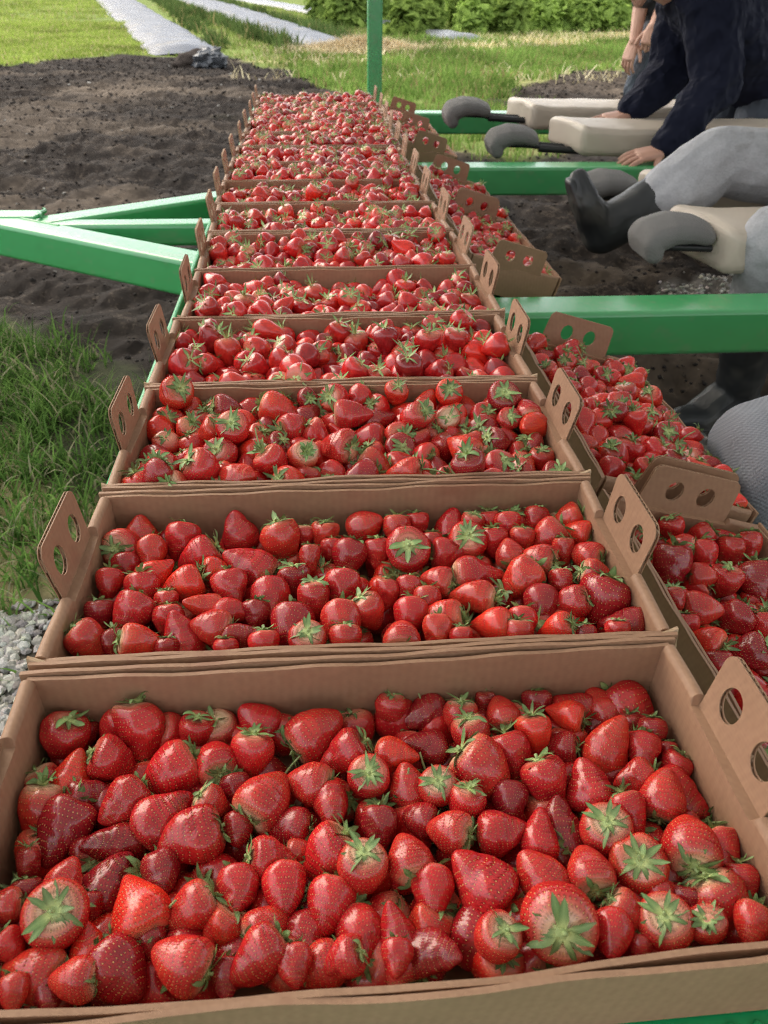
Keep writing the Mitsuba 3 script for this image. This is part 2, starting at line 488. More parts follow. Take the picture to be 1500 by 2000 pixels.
def cap_mesh(seed, ztop, lod, spread=.3, stem=.1, tone=1.):
    """The green cap: sepals, the pale disc they leave from and a stub of stalk."""
    rng = np.random.default_rng(seed)
    n = int(rng.integers(10, 14)) if lod < 2 else 7
    vs, fs, cs, o = [], [], [], 0
    m = (7, 5, 3)[lod]
    for k in range(n):
        az = 2 * np.pi * (k + rng.uniform(-.28, .28)) / n
        L = rng.uniform(.25, .46) * (1.25 if lod == 2 else 1)
        W = rng.uniform(.046, .068)
        el = spread + rng.uniform(-.55, .5)
        curl = rng.uniform(-1.9, 1.0)
        twist = rng.uniform(-1.1, 1.1)
        t = np.linspace(0, 1, m)
        ang = el + curl * t ** 1.5
        dl = L / (m - 1)
        r = .045 + np.concatenate([[0], np.cumsum(np.cos(ang[:-1]) * dl)])
        z = np.concatenate([[0], np.cumsum(np.sin(ang[:-1]) * dl)])
        w = W * np.maximum(.03, np.sin(np.pi * (.13 + .85 * t)) ** .65 * rng.uniform(.85, 1.15, m))
        w[-1] = .007
        d = np.array([math.cos(az), math.sin(az), 0])
        e = np.array([-math.sin(az), math.cos(az), 0])
        cen = d * r[:, None] + np.array([0, 0, 1.]) * z[:, None]
        up = np.stack([-np.sin(ang)[:, None] * d + np.cos(ang)[:, None] * np.array([0, 0, 1.])], 0)[0]
        ee = e * np.cos(twist * t)[:, None] + up * np.sin(twist * t)[:, None]
        lift = .28 if lod < 2 else 0
        rows = [cen - ee * w[:, None] + up * (w * lift)[:, None], cen, cen + ee * w[:, None] + up * (w * lift)[:, None]]
        v = np.stack(rows, 1).reshape(-1, 3)
        g = rng.uniform(.75, 1.3) * tone
        edge = np.array([.095, .165, .052]) * g * (1.35 if lod == 2 else 1)
        mid = np.array([.18, .265, .098]) * g * (1.35 if lod == 2 else 1)
        basec = np.array([.52, .58, .23]) * (.7 + .3 * g)
        tt = np.repeat(t, 3)[:, None]
        is_mid = np.tile([0, 1, 0], m)[:, None]
        c = edge * (1 - is_mid) + mid * is_mid
        c = c + (basec - c) * np.exp(-(tt / .24) ** 2)
        if rng.uniform() < .3:
            c = c + (np.array([.20, .13, .06]) - c) * np.clip((tt - .75) * 3, 0, 1)
        vs.append(v)
        fs.append(grid_faces(3, m) + o)
        cs.append(c)
        o += len(v)
    if lod < 2:
        a = np.arange(8) * np.pi / 4
        lean = rng.uniform(-.5, .5, 2)
        q = np.linspace(0, 1, 5 if stem > .3 else 3)
        pts = np.stack([lean[0] * stem * q ** 1.6, lean[1] * stem * q ** 1.6, -.02 + stem * q], 1)
        v, f = tube(pts, .035 if stem < .3 else np.linspace(.032, .02, len(q)), 6)
        vs.append(v)
        fs.append(f + o)
        cs.append(np.tile([.33, .42, .17], (len(v), 1)) * (.9 if stem < .3 else .85))
        o += len(v)
        ring = np.stack([.10 * np.cos(a), .10 * np.sin(a), 0 * a + .006], 1)
        vs.append(np.vstack([ring, [[0, 0, .022]]]))
        i = np.arange(8)
        fs.append(np.stack([i, (i + 1) % 8, np.full(8, 8)], 1) + o)
        cs.append(np.tile([.36, .45, .18], (9, 1)))
    v, f, c = np.vstack(vs), np.vstack(fs), np.vstack(cs)
    v[:, 2] += ztop
    return v, f, c


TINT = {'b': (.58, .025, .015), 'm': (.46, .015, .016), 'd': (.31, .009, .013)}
SPEC = []      # (tint class, elong, taper, wedge, bend, lump, pale, spread, stem)
for i, row in enumerate([
        ('b', 1.12, .30, 1, 0, .05, .75, .15, .10), ('b', 1.28, .42, 1, .15, .05, .85, .55, .10), ('b', 1.16, .34, 1, 0, .09, .55, .25, .12),
        ('b', 1.38, .38, .92, .25, .07, .95, .8, .10), ('b', 1.18, .36, .85, 0, .10, .6, .1, .85), ('b', 1.22, .46, 1, -.1, .04, .4, .35, .1),
        ('m', 1.15, .34, 1, 0, .06, .5, .3, .10), ('m', 1.32, .44, 1, .2, .06, .4, .5, .10), ('m', 1.14, .38, .92, .1, .10, .3, .1, .12),
        ('m', 1.45, .36, .9, .4, .08, .6, .7, .10), ('m', 1.20, .40, .8, -.2, .12, .35, .3, .10), ('m', 1.2, .40, .95, 0, .09, .8, .0, .10),
        ('m', 1.25, .5, 1, 0, .05, .4, .9, .7), ('m', 1.16, .30, .88, .1, .09, .3, .2, .10),
        ('d', 1.10, .30, 1, 0, .06, .2, .3, .10), ('d', 1.25, .40, .9, .15, .08, .2, .55, .10), ('d', 1.12, .36, .92, 0, .10, .15, .2, .12),
        ('d', 1.40, .36, .82, .35, .12, .2, .4, .10), ('d', 1.18, .44, 1, 0, .05, .3, .1, .10)]):
    SPEC.append(row)
SHAPES = {}
CLASS = {c: [i for i, r in enumerate(SPEC) if r[0] == c] for c in 'bmd'}


def shape_arrays(i, lod):
    if (i, lod) not in SHAPES:
        c, el, tp, we, be, lu, pa, sp, st = SPEC[i]
        rng = np.random.default_rng(900 + i)
        tint = np.array(TINT[c]) * rng.uniform(.86, 1.14, 3) ** np.array([1, 1, 1])
        fr = fruit_mesh(40 + i, el, tp, lod, tint, we, be, lu, pa)
        ztop = el * .5 - .075
        ca = cap_mesh(140 + i, ztop + .012, lod, sp, st, rng.uniform(.85, 1.25))
        SHAPES[i, lod] = (fr, ca)
    return SHAPES[i, lod]


LETTER = 'abcdefghijklmnopqrstuvwxyz'
for i in range(len(SPEC)):
    (v, f, c), (v2, f2, c2) = shape_arrays(i, 0)
    scene[f'berry_shape_{LETTER[i]}'] = {'type': 'shapegroup', 'fruit': mikit.ply((v, f), 'fruit_skin', smooth=True, color=c),
                                        'cap': mikit.ply((v2, f2), 'leaf_green', smooth=True, color=c2)}


def berry_matrix(pos, axis, size, spin):
    """Columns: the berry's own axes; axis points from the tip to the cap."""
    a = axis / np.linalg.norm(axis)
    h = np.cross(a, [0, 0, 1.] if abs(a[2]) < .95 else [0, 1., 0])
    h /= np.linalg.norm(h)
    g = np.cross(a, h)
    M = np.eye(4)
    M[:3, 0] = (h * math.cos(spin) + g * math.sin(spin)) * size
    M[:3, 1] = np.cross(a, M[:3, 0] / size) * size
    M[:3, 2] = a * size
    M[:3, 3] = pos
    return M


# ------------------------------------------------------------------ strawberries: where they lie
# As seen in the photograph, per crop: x, y, width, height (crop pixels, two per photograph pixel), direction of the tip
# (degrees, 0 right, 90 up), how far the cap is turned to the eye, tint.
PLACED_1A = """205 395 185 200 -100 35 m;345 360 80 80 -90 0 d;450 345 110 140 -120 20 m;555 375 165 240 -85 5 m;690 300 140 150 -20 35 m;855 300 185 185 -75 40 m;772 368 140 140 -100 30 m;
1010 300 150 170 140 -10 m;1235 365 190 235 35 5 b;1345 445 160 190 -150 10 m;1440 540 150 150 -90 75 m;1205 560 160 160 170 15 b;1295 650 150 150 -80 -40 m;840 470 150 170 110 50 m;985 455 165 170 -95 20 m;
660 520 200 210 -150 5 m;445 475 150 190 -30 10 m;275 540 140 190 70 0 b;345 610 165 150 10 -10 d;190 570 140 130 -60 10 m;75 700 150 270 -95 20 b;480 640 180 170 -140 -10 m;645 690 230 220 35 -10 m;740 770 235 220 -165 5 m;
830 640 120 120 -40 20 b;1040 620 190 240 50 25 b;920 590 100 130 -80 -10 d;1135 730 150 150 170 10 d;930 740 120 120 -90 -30 d;1060 860 150 180 -10 15 m;1185 830 90 100 0 0 b;1275 850 200 230 -130 10 m;1410 900 170 200 -95 50 b;
230 740 185 260 -120 -10 d;445 810 250 160 170 -20 d;425 950 220 270 50 -10 d;630 920 170 150 -90 -45 d;255 930 120 140 60 10 b;225 1080 230 250 -70 80 b;545 1050 210 290 110 30 b;755 1060 180 190 -150 10 b;930 980 160 170 -90 -30 m;
1110 980 170 170 -90 -30 m;1280 1050 180 200 -110 -15 m;870 1150 170 170 -120 20 b;1040 1130 160 170 30 20 b;1195 1180 190 190 -90 -40 m;920 1250 180 180 -90 -40 d;1000 1330 230 200 -145 5 m;1250 1310 190 170 -160 5 b;720 1230 200 120 -90 -20 d;
700 1350 230 210 150 10 b;365 1240 190 230 100 -5 b;450 1340 240 260 -50 -20 d;130 1310 220 210 160 25 b;270 1410 180 150 170 20 b;40 1430 110 110 -90 -20 b;40 1200 110 110 -60 -10 m;15 1040 100 130 180 10 b;100 1010 110 130 -90 0 d;
110 890 90 120 -90 0 d;520 1260 90 90 -90 0 d;1420 1180 170 250 -80 -20 m;1330 1350 150 150 -160 20 m;880 1430 140 100 -90 -20 d;1150 1430 140 120 -90 -20 m;170 1460 140 100 -90 -30 d;590 1180 130 120 -70 0 d;1480 740 130 160 -90 -10 d;350 1040 110 110 -90 0 d"""
PLACED_1B = """20 240 110 140 -100 20 m;155 290 190 120 -170 -20 d;290 215 140 120 -95 15 m;300 310 130 130 -95 20 b;340 375 150 150 -80 25 b;430 170 140 150 160 10 m;395 230 90 120 -90 0 d;460 290 150 110 110 30 b;590 240 110 110 -90 0 d;710 170 165 150 30 0 m;
860 140 120 100 -90 15 b;845 220 155 160 120 10 b;710 290 140 110 165 10 b;1060 240 240 260 -50 -10 m;590 375 130 160 -80 15 b;160 415 170 130 170 -20 d;50 450 160 120 0 -20 b;880 410 150 220 70 -15 b;960 340 80 100 -90 0 d;1010 435 140 120 -90 -30 m;
1040 365 130 90 -90 0 d;1110 440 70 70 -90 0 d;690 420 120 120 180 10 d;390 510 210 250 -40 10 b;500 460 130 200 -70 0 m;640 560 170 210 -65 15 m;800 570 180 200 100 0 m;980 545 150 120 -160 -10 m;1130 510 140 100 -120 0 m;100 570 150 150 100 -10 b;
205 580 130 150 -90 70 b;320 650 150 130 -100 30 m;490 640 150 130 -90 -20 d;1095 605 180 180 80 10 b;1305 590 220 230 -30 -10 m;140 700 130 130 170 10 d;255 750 160 160 170 20 b;460 750 180 180 10 0 m;610 760 130 170 90 10 m;690 740 150 230 110 -5 d;
960 690 120 170 -70 0 m;870 760 190 190 -100 65 b;1000 890 210 210 -90 80 b;1205 800 240 210 100 45 b;1390 850 120 220 -70 -10 m;1450 960 110 150 -80 0 m;1310 1030 210 270 -60 25 b;95 850 170 170 110 30 b;380 940 280 240 140 -5 m;610 930 190 200 130 -5 b;
190 990 160 170 -90 -20 m;800 900 170 190 110 35 b;950 1080 140 170 -40 20 b;1070 1000 120 100 -90 0 m;1105 1140 210 190 -90 75 b;1280 1180 170 130 -90 75 m;1200 1040 130 120 -90 0 d;1450 1140 130 140 -100 -20 b;520 1090 150 150 170 10 b;
700 1180 310 270 110 65 b;760 1095 150 130 -90 0 d;400 1170 270 260 -30 -15 d;450 1275 180 160 -140 55 b;160 1150 170 220 -120 10 b;50 1180 170 240 100 -10 m;920 1230 160 150 -90 -35 m;210 1310 260 140 0 -30 d;60 1345 130 110 -90 -20 m;1010 1230 90 80 -90 0 d"""
PLACED_2A = """450 940 150 150 10 60 b;565 855 150 150 95 -10 b;590 965 120 120 -90 -30 b;710 915 140 140 -100 -10 m;935 845 150 140 110 -20 m;775 975 170 130 -150 5 m;970 1010 200 150 150 0 m;1100 920 150 180 -75 10 b;1190 900 70 80 -90 0 m;1270 900 110 100 -90 10 b;
1430 855 150 120 30 -30 b;490 1020 120 100 -90 -20 d;610 1040 150 110 35 0 b;560 1110 140 130 -80 -10 m;350 1110 140 120 -120 -10 d;430 1085 110 90 -90 -20 m;710 1085 160 130 -160 0 b;850 1030 130 90 -10 10 b;900 1100 150 130 -80 -20 m;1050 1150 175 160 -90 -35 m;
1145 1075 120 140 -90 10 d;1355 975 140 140 -110 -10 d;1210 990 90 110 -90 -10 m;1300 950 90 90 -90 0 m;510 1200 170 160 -120 -10 m;390 1210 110 130 -90 0 d;790 1165 130 90 170 -10 b;910 1190 150 100 0 -10 m;650 1160 90 80 -90 0 m;345 1305 150 150 -45 0 b;
440 1320 80 110 -90 0 d;555 1310 160 130 -10 10 b;710 1280 150 190 110 -10 m;660 1230 130 110 -90 0 m;820 1250 120 150 170 10 b;960 1290 170 110 0 -10 d;1225 1150 140 150 -90 15 m;1335 1105 150 150 -100 -15 m;1440 1190 120 150 -60 20 b;1335 1240 170 160 -90 -30 b;
1140 1250 190 160 -100 -30 d;1200 1310 160 100 -90 60 b;1350 1345 150 80 -90 0 b;880 1355 110 70 -90 0 m;1030 1350 150 60 -90 0 m;1480 960 110 110 -90 0 m;650 1340 100 70 -90 0 d;1000 1200 110 110 -90 -10 d"""
PLACED_2B = """255 810 130 150 80 -10 m;50 870 110 100 -90 -10 b;130 850 90 90 -90 0 m;490 790 110 110 -90 30 m;340 850 90 80 -100 20 b;410 850 100 90 -90 0 m;480 860 110 100 -90 -10 m;590 840 110 100 -90 -10 m;670 810 100 80 -90 10 m;740 840 130 110 -150 0 b;
90 960 190 160 -90 70 m;190 930 90 80 -90 0 m;250 960 120 130 0 10 m;330 920 150 130 -90 70 m;430 920 110 110 -80 0 m;540 910 100 80 -90 0 b;640 900 130 140 -140 -10 b;770 880 120 100 170 15 b;490 960 110 110 100 30 b;600 990 130 140 170 20 b;790 970 140 110 160 20 b;
830 1050 120 120 -20 20 b;210 1070 140 110 170 20 b;100 1110 110 110 -90 -10 m;360 1050 180 150 0 10 m;540 1070 170 150 -135 -15 b;345 1130 170 110 175 10 b;690 1080 110 80 -90 0 m;170 1150 110 90 -90 -20 b;220 1210 160 130 180 5 b;100 1210 140 120 -100 -20 m;
615 1160 150 130 -90 -30 d;730 1155 140 120 -160 15 m;910 1150 220 210 -110 0 d;1010 1230 160 110 -170 -5 d;420 1240 160 130 180 20 b;540 1240 120 100 -90 -20 m;670 1260 150 100 -160 20 b;210 1270 130 90 -90 -20 b;70 1290 150 110 90 50 b;530 1290 130 70 -90 0 b;
300 1300 100 60 -90 0 m;780 1290 110 70 -90 0 d;920 1290 110 60 -90 0 m;15 1120 70 100 -90 0 m;700 960 90 110 -90 0 m;580 1090 100 90 -90 0 d"""
PLACED_R = """1265 865 150 110 160 -10 m;1230 895 120 90 -150 0 m;1440 890 160 100 -100 -10 b;1125 870 110 90 -80 20 m;1120 1020 150 190 -100 -10 d;1160 930 100 90 170 15 b;1250 970 120 100 -80 -10 m;1345 955 110 120 -100 0 m;1460 950 100 110 -90 0 m;1245 1050 110 100 0 10 b;
1330 1075 130 130 -110 20 m;1450 1080 120 170 -90 -10 d;1130 1150 100 110 -90 10 m;1240 1180 150 140 0 10 b;1370 1220 150 130 -140 -10 d;1250 1310 160 130 170 20 b;1420 1350 160 140 -160 0 d;1480 1250 110 120 -90 0 m;1300 1400 120 120 -90 0 d;1180 1250 100 100 -90 0 m"""


def read_placed(text, ox, oy):
    rows = [r.split() for r in text.replace('\n', '').split(';') if r.strip()]
    return [(ox + float(r[0]) / 2, oy + float(r[1]) / 2, float(r[2]) / 2, float(r[3]) / 2, float(r[4]), float(r[5]), r[6]) for r in rows]


def settle(pos, rad, view, keep, steps=60, gap=.80, box=None, frame=None):
    """Eases overlapping berries apart, mostly along the sight lines so that each stays where the photograph has it."""
    p = pos.copy()
    for _ in range(steps):
        d = p[:, None] - p[None]
        dist = np.linalg.norm(d, axis=2) + np.eye(len(p))
        lap = np.maximum(0, (rad[:, None] + rad[None]) * gap - dist)
        np.fill_diagonal(lap, 0)
        # push along the sight line, away for the one that is already farther
        depth = (p * view).sum(1)
        sgn = np.sign(depth[:, None] - depth[None])
        mv = (lap * (sgn > 0)).sum(1)[:, None] * view * .30 + (d / dist[..., None] * lap[..., None]).sum(1) * .05
        towards = np.minimum(0, (mv * view).sum(1))[:, None] * view
        p = p + np.clip(mv - towards, -.004, .004)
        p = p + (keep - p) * .05
        if box is not None:
            q = np.c_[p, np.ones(len(p))] @ np.linalg.inv(frame).T
            q[:, 0] = np.clip(q[:, 0], -box[0] + rad * .85, box[0] - rad * .85)
            q[:, 1] = np.clip(q[:, 1], -box[1] + rad * 1.2 + .003, box[1] - rad * .85)
            q[:, 2] = np.maximum(q[:, 2], rad * .8)
            p = (q @ frame.T)[:, :3]
    return p


def placed_berries(rows, frame, plane0, plane1, seed):
    """rows as read; the pile's surface is a plane that falls from plane0 (near) to plane1 (far), heights in the flat's own system."""
    rng = np.random.default_rng(seed)
    p0 = (frame @ [0, -FD / 2, plane0, 1])[:3]
    p1 = (frame @ [0, FD / 2, plane1, 1])[:3]
    if seed == 3:   # a flat lying lengthwise
        p0 = (frame @ [-FW / 2, 0, plane0, 1])[:3]
        p1 = (frame @ [FW / 2, 0, plane1, 1])[:3]
        side = frame[:3, 1]
    else:
        side = frame[:3, 0]
    n = np.cross(p1 - p0, side)
    n /= np.linalg.norm(n)
    out = []
    for (x, y, w, h, tip, turn, tint) in rows:
        c = on_plane(x, y, p0, n)
        d = ray(x, y)
        d /= np.linalg.norm(d)
        dist = np.dot(c - CAM, FWD)
        right = np.cross(d, UP)
        right /= np.linalg.norm(right)
        upv = np.cross(right, d)
        a = math.radians(tip)
        t = -(right * math.cos(a) + upv * math.sin(a))         # tip to cap, in the picture
        tr = math.radians(turn)
        axis = t * math.cos(tr) - d * math.sin(tr)
        # width across the axis and length along it
        ca, sa = abs(math.cos(a)), abs(math.sin(a))
        along = math.hypot(w * ca, h * sa)
        across = math.hypot(w * sa, h * ca)
        size = dist / 1492. * (across * .62 + along * .38 / (1.18 if abs(turn) < 50 else 1.0)) * 1.09
        size = .037 * (size / .037) ** .85
        turn = turn + (rng.uniform(10, 42) if -20 <= turn <= 20 else 0)
        el = np.clip(along / across, 1, 1.5) if abs(turn) < 50 else 1.1
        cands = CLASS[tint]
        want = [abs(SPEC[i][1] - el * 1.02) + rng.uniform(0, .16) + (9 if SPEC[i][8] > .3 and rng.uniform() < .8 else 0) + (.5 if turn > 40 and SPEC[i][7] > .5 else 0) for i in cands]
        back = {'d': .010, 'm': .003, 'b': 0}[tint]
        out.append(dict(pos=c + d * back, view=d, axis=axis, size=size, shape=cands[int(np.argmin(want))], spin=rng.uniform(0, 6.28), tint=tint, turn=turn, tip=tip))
    pos = np.array([b['pos'] for b in out])
    rad = np.array([b['size'] * .5 for b in out])
    view = np.array([b['view'] for b in out])
    pos = settle(pos, rad, view, pos, box=(FW / 2 - .013, FD / 2 - .008), frame=frame)
    for b, p in zip(out, pos):
        b['pos'] = p
    return out


def pack(seed, n, L, W, r0=.0138, r1=.0196, steps=130):
    """Round things dropped into a box and shaken down; returns positions and radii in the flat's own system."""
    rng = np.random.default_rng(seed)
    r = rng.uniform(r0, r1, n)
    p = np.stack([rng.uniform(-L / 2, L / 2, n), rng.uniform(-W / 2, W / 2, n), rng.uniform(.02, .17, n)], 1)
    for s in range(steps):
        p[:, 2] -= .0020
        for _ in range(2):
            d = p[:, None] - p[None]
            q = np.sqrt((d ** 2).sum(2)) + np.eye(n)
            lap = np.maximum(0, (r[:, None] + r[None]) * .93 - q)
            np.fill_diagonal(lap, 0)
            p += (d * (lap / q)[..., None]).sum(1) * .38
            p[:, 0] = np.clip(p[:, 0], -L / 2 + r, L / 2 - r)
            p[:, 1] = np.clip(p[:, 1], -W / 2 + r, W / 2 - r)
            p[:, 2] = np.maximum(p[:, 2], r + .006)
    return p, r


PACKS = [pack(s, n, FW - .026, FD - .018) for s, n in ((1, 268), (2, 250), (3, 240), (4, 262), (5, 246), (6, 305), (7, 290), (8, 345))]


def packed_berries(frame, k, flip, top=None):
    """One packing in a flat, turned end for end where flip says so; hidden ones left out."""
    p, r = PACKS[top if top is not None else k % 5]
    p = p.copy()
    rng = np.random.default_rng(3000 + k * 17 + flip)
    if flip & 1:
        p[:, 0] *= -1
    if flip & 2:
        p[:, 1] *= -1
    out = []
    for q, rr in zip(p, r):
        above = p[(np.hypot(p[:, 0] - q[0], p[:, 1] - q[1]) < .019)][:, 2].max()
        if above - q[2] > .030:
            continue
        az = rng.choice([rng.uniform(0, 2 * np.pi), rng.normal(-1.57, .9)])
        el = rng.normal(.52, .55)
        axis = np.array([math.cos(az) * math.cos(el), math.sin(az) * math.cos(el), math.sin(el)])
        tint = rng.choice(list('bmd'), p=[.40, .42, .18])
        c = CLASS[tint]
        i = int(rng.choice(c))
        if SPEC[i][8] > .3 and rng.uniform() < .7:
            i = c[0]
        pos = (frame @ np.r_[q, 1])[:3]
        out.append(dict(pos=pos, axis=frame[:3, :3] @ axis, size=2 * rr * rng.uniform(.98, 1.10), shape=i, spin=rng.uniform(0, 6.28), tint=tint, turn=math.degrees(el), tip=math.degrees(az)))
    return out


def filler(frame, seed, z_near, z_far, lengthwise=False):
    """The berries under the top layer, glimpsed in the gaps."""
    rng = np.random.default_rng(seed)
    out = []
    for gx in np.arange(-FW / 2 + .03, FW / 2 - .025, .031):
        for gy in np.arange(-FD / 2 + .033, FD / 2 - .016, .029):
            t = (gx / FW + .5) if lengthwise else (gy / FD + .5)
            z = z_near + (z_far - z_near) * t - .029 + rng.uniform(-.006, .005)
            q = np.array([gx + rng.uniform(-.006, .006), gy + rng.uniform(-.006, .006), max(z, .016), 1])
            az, el = rng.uniform(0, 6.28), rng.normal(.75, .45)
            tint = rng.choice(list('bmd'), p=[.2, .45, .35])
            out.append(dict(pos=(frame @ q)[:3], axis=np.array([math.cos(az) * math.cos(el), math.sin(az) * math.cos(el), math.sin(el)]), size=rng.uniform(.030, .037), shape=int(rng.choice(CLASS[tint])), spin=rng.uniform(0, 6.28), tint=tint, turn=0, tip=0))
    return out


TOP1, TOP2 = (FH - .020, FH - .046), (FH - .016, FH - .036)
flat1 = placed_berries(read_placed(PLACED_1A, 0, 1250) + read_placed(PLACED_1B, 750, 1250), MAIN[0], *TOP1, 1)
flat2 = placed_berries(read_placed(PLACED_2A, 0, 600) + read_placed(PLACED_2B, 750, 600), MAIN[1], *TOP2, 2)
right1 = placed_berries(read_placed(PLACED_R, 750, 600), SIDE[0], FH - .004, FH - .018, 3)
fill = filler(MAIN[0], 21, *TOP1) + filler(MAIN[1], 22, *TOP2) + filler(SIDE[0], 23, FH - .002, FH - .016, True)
third = packed_berries(MAIN[2], 0, 0)
sides2 = packed_berries(SIDE[1], 3, 0, 7)
heap = []
for k in range(3, 15):
    heap += packed_berries(MAIN[k], k, k % 4, None if k < 8 else 5 + k % 2)
for k in range(2, 6):
    heap += packed_berries(SIDE[k], k + 2, (k + 1) % 4)

named = [(b, 'nearest flat', 0) for b in flat1] + [(b, 'second main flat', 1) for b in flat2] + [(b, 'nearest tilted flat', 2) for b in right1]
third.sort(key=lambda b: -b['pos'][2])
left = 300 - len(named)
named += [(b, 'third main flat', 3) for b in third[:left]]
rest_mid = third[left:] + sides2 + fill
NTH = ['first', 'second', 'third', 'fourth', 'fifth', 'sixth', 'seventh', 'eighth', 'ninth', 'tenth', 'eleventh', 'twelfth', 'thirteenth', 'fourteenth', 'fifteenth', 'sixteenth', 'seventeenth', 'eighteenth', 'nineteenth', 'twentieth'] + [f'{i}th' for i in range(21, 60)]
TONE = {'b': 'bright red', 'm': 'red', 'd': 'dark red'}
for which in range(4):
    mine = [(b, w) for b, w, q in named if q == which]
    ys = np.array([b['pos'][1] for b, _ in mine])
    order = np.argsort(ys)
    nrow = max(2, round(math.sqrt(len(mine) * (.5 if which != 2 else 1.2))))
    for r_, idx in enumerate(np.array_split(order, nrow)):
        for c_, j in enumerate(sorted(idx, key=lambda j: mine[j][0]['pos'][0])):
            b, w = mine[j]
            el = SPEC[b['shape']][1]
            look = ('big ' if b['size'] > .047 else 'small ' if b['size'] < .034 else '') + TONE[b['tint']] + (' long' if el > 1.27 else ' round' if el < 1.12 else '')
            row = 'front' if r_ == 0 else 'back' if r_ == nrow - 1 else NTH[r_]
            lab = f"{look} strawberry in {w}, {row} row, {NTH[c_]} from left"
            t = thing('strawberry', lab, 'strawberry', 'strawberries on top of the flats')
            M = berry_matrix(b['pos'], b['axis'], b['size'], b['spin'])
            scene[t] = {'type': 'instance', 'to_world': T(M), 'shape': {'type': 'ref', 'id': f"berry_shape_{LETTER[b['shape']]}"}}


def merged(bs, lod, wh):
    vs, fs, cs, o = [], [], [], 0
    for b in bs:
        v, f, c = shape_arrays(b['shape'], lod)[wh]
        M = berry_matrix(b['pos'], b['axis'], b['size'], b['spin'])
        rng = np.random.default_rng(int(abs(b['spin']) * 1e6))
        vs.append(v @ M[:3, :3].T + M[:3, 3])
        fs.append(f + o)
        cs.append(np.clip(c * rng.uniform(.78, 1.08) * ([1, .8, .8] if wh == 0 else 1), 0, .95))
        o += len(v)
    return np.vstack(vs), np.vstack(fs), np.vstack(cs)


labels['strawberry_heap'] = {'label': 'red strawberries with green caps heaped in the farther flats', 'category': 'strawberries', 'kind': 'stuff'}
for bs, lod in ((rest_mid, 1), (heap, 2)):
    for wh, nm, mat in ((0, 'fruit', 'fruit_skin'), (1, 'cap', 'leaf_green')):
        v, f, c = merged(bs, lod, wh)
        part('strawberry_heap', nm, mikit.ply((v, f), mat, smooth=True, color=c), kind='stuff')
print('berries', len(named), 'mid', len(rest_mid), 'far', len(heap))
# ------------------------------------------------------------------ the picking machine: frame, shelf, post
def box_beam(a, b, w, h, r=.012, up=(0, 0, 1)):
    """A rounded square tube from a to b (top centre line), w wide and h tall."""
    a, b = np.asarray(a, float), np.asarray(b, float)
    L = np.linalg.norm(b - a)
    m = rbox((0, -w / 2, -h), (L, w / 2, 0), r, 12)
    x = (b - a) / L
    y = np.cross(up, x)
    y /= np.linalg.norm(y)
    z = np.cross(x, y)
    M = np.array([x, y, z, a]).T
    return mani(m.transform(M))


def add(key, name, m, mat, smooth=40, **k):
    return part(key, name, mikit.ply(m, mat, smooth=smooth), **k)


frame = thing('picking_machine', 'green painted steel frame of the berry picking machine with beams reaching right and left', 'machine')
BZ = -.150
for y in (.065, 1.565, 3.055, 4.43):
    add(frame, 'cross_beam', box_beam((-.10, y, BZ), (3.4, y, BZ), .115, .10), 'green_paint')
add(frame, 'rail', box_beam((-.16, .02, BZ - .102), (-.16, 4.5, BZ - .102), .09, .08), 'green_paint')
add(frame, 'rail', box_beam((.16, .02, BZ - .102), (.16, 4.5, BZ - .102), .09, .08), 'green_paint')
add(frame, 'arm', box_beam((-.05, 1.715, -.135), (-1.10, 2.40, -.135), .092, .09), 'green_paint')
add(frame, 'arm', box_beam((-.05, 2.73, -.138), (-.86, 2.205, -.138), .088, .075), 'green_paint')
add(frame, 'arm', box_beam((-.05, 2.24, -.141), (-.80, 2.24, -.141), .070, .06), 'green_paint')
add(frame, 'arm', box_beam((-.79, 2.30, -.131), (-2.0, 2.31, -.131), .085, .10), 'green_paint')
welds = [tube([(-.785 + .004 * math.sin(9 * k), 2.255 + k * .02, -.130) for k in range(5)], .006, 6), tube([(-.83 + k * .03, 2.215 - k * .019 + .042, -.137) for k in range(5)], .005, 6)]
part(frame, 'weld', mikit.ply(cat(welds), 'green_paint', smooth=True))
add(frame, 'brace', box_beam((-.05, 2.20, -.215), (-.60, 2.24, -.215), .05, .04), 'green_paint')
add(frame, 'post', box_beam((.305, 4.47, BZ - .05), (.305, 4.47, 1.30), .072, .072, .008, up=(0, 1, 0)), 'green_paint')
add(frame, 'post', box_beam((.305, -1.2, -.60), (.305, -1.2, 1.30), .072, .072, .008, up=(0, 1, 0)), 'green_paint')
# the canopy overhead: cloth on purlins, out of view above
canopy = thing('canopy', 'pale cloth canopy stretched over the picking machine above the pickers', 'canopy')
cx, cy = np.meshgrid(np.linspace(-.80, 3.5, 23), np.linspace(-2.0, 4.8, 33))
cz = 1.36 - .035 * np.abs(np.sin((cy + 2) * np.pi / 1.7)) + .02 * np.sin(cx * 2.1)
scene['canopy_cloth'] = {'type': 'principledthin', 'base_color': rgb((.62, .63, .62)), 'roughness': .8, 'diff_trans': .72}
part(canopy, 'cloth', mikit.ply((np.stack([cx.ravel(), cy.ravel(), cz.ravel()], 1), grid_faces(23, 33)), 'canopy_cloth', smooth=True))
for y in (-2., -.3, 1.4, 3.1, 4.8):
    part(canopy, 'purlin', mikit.ply(tube([(-.80, y, 1.335), (3.5, y, 1.335)], .02, 10), 'green_paint', smooth=40))
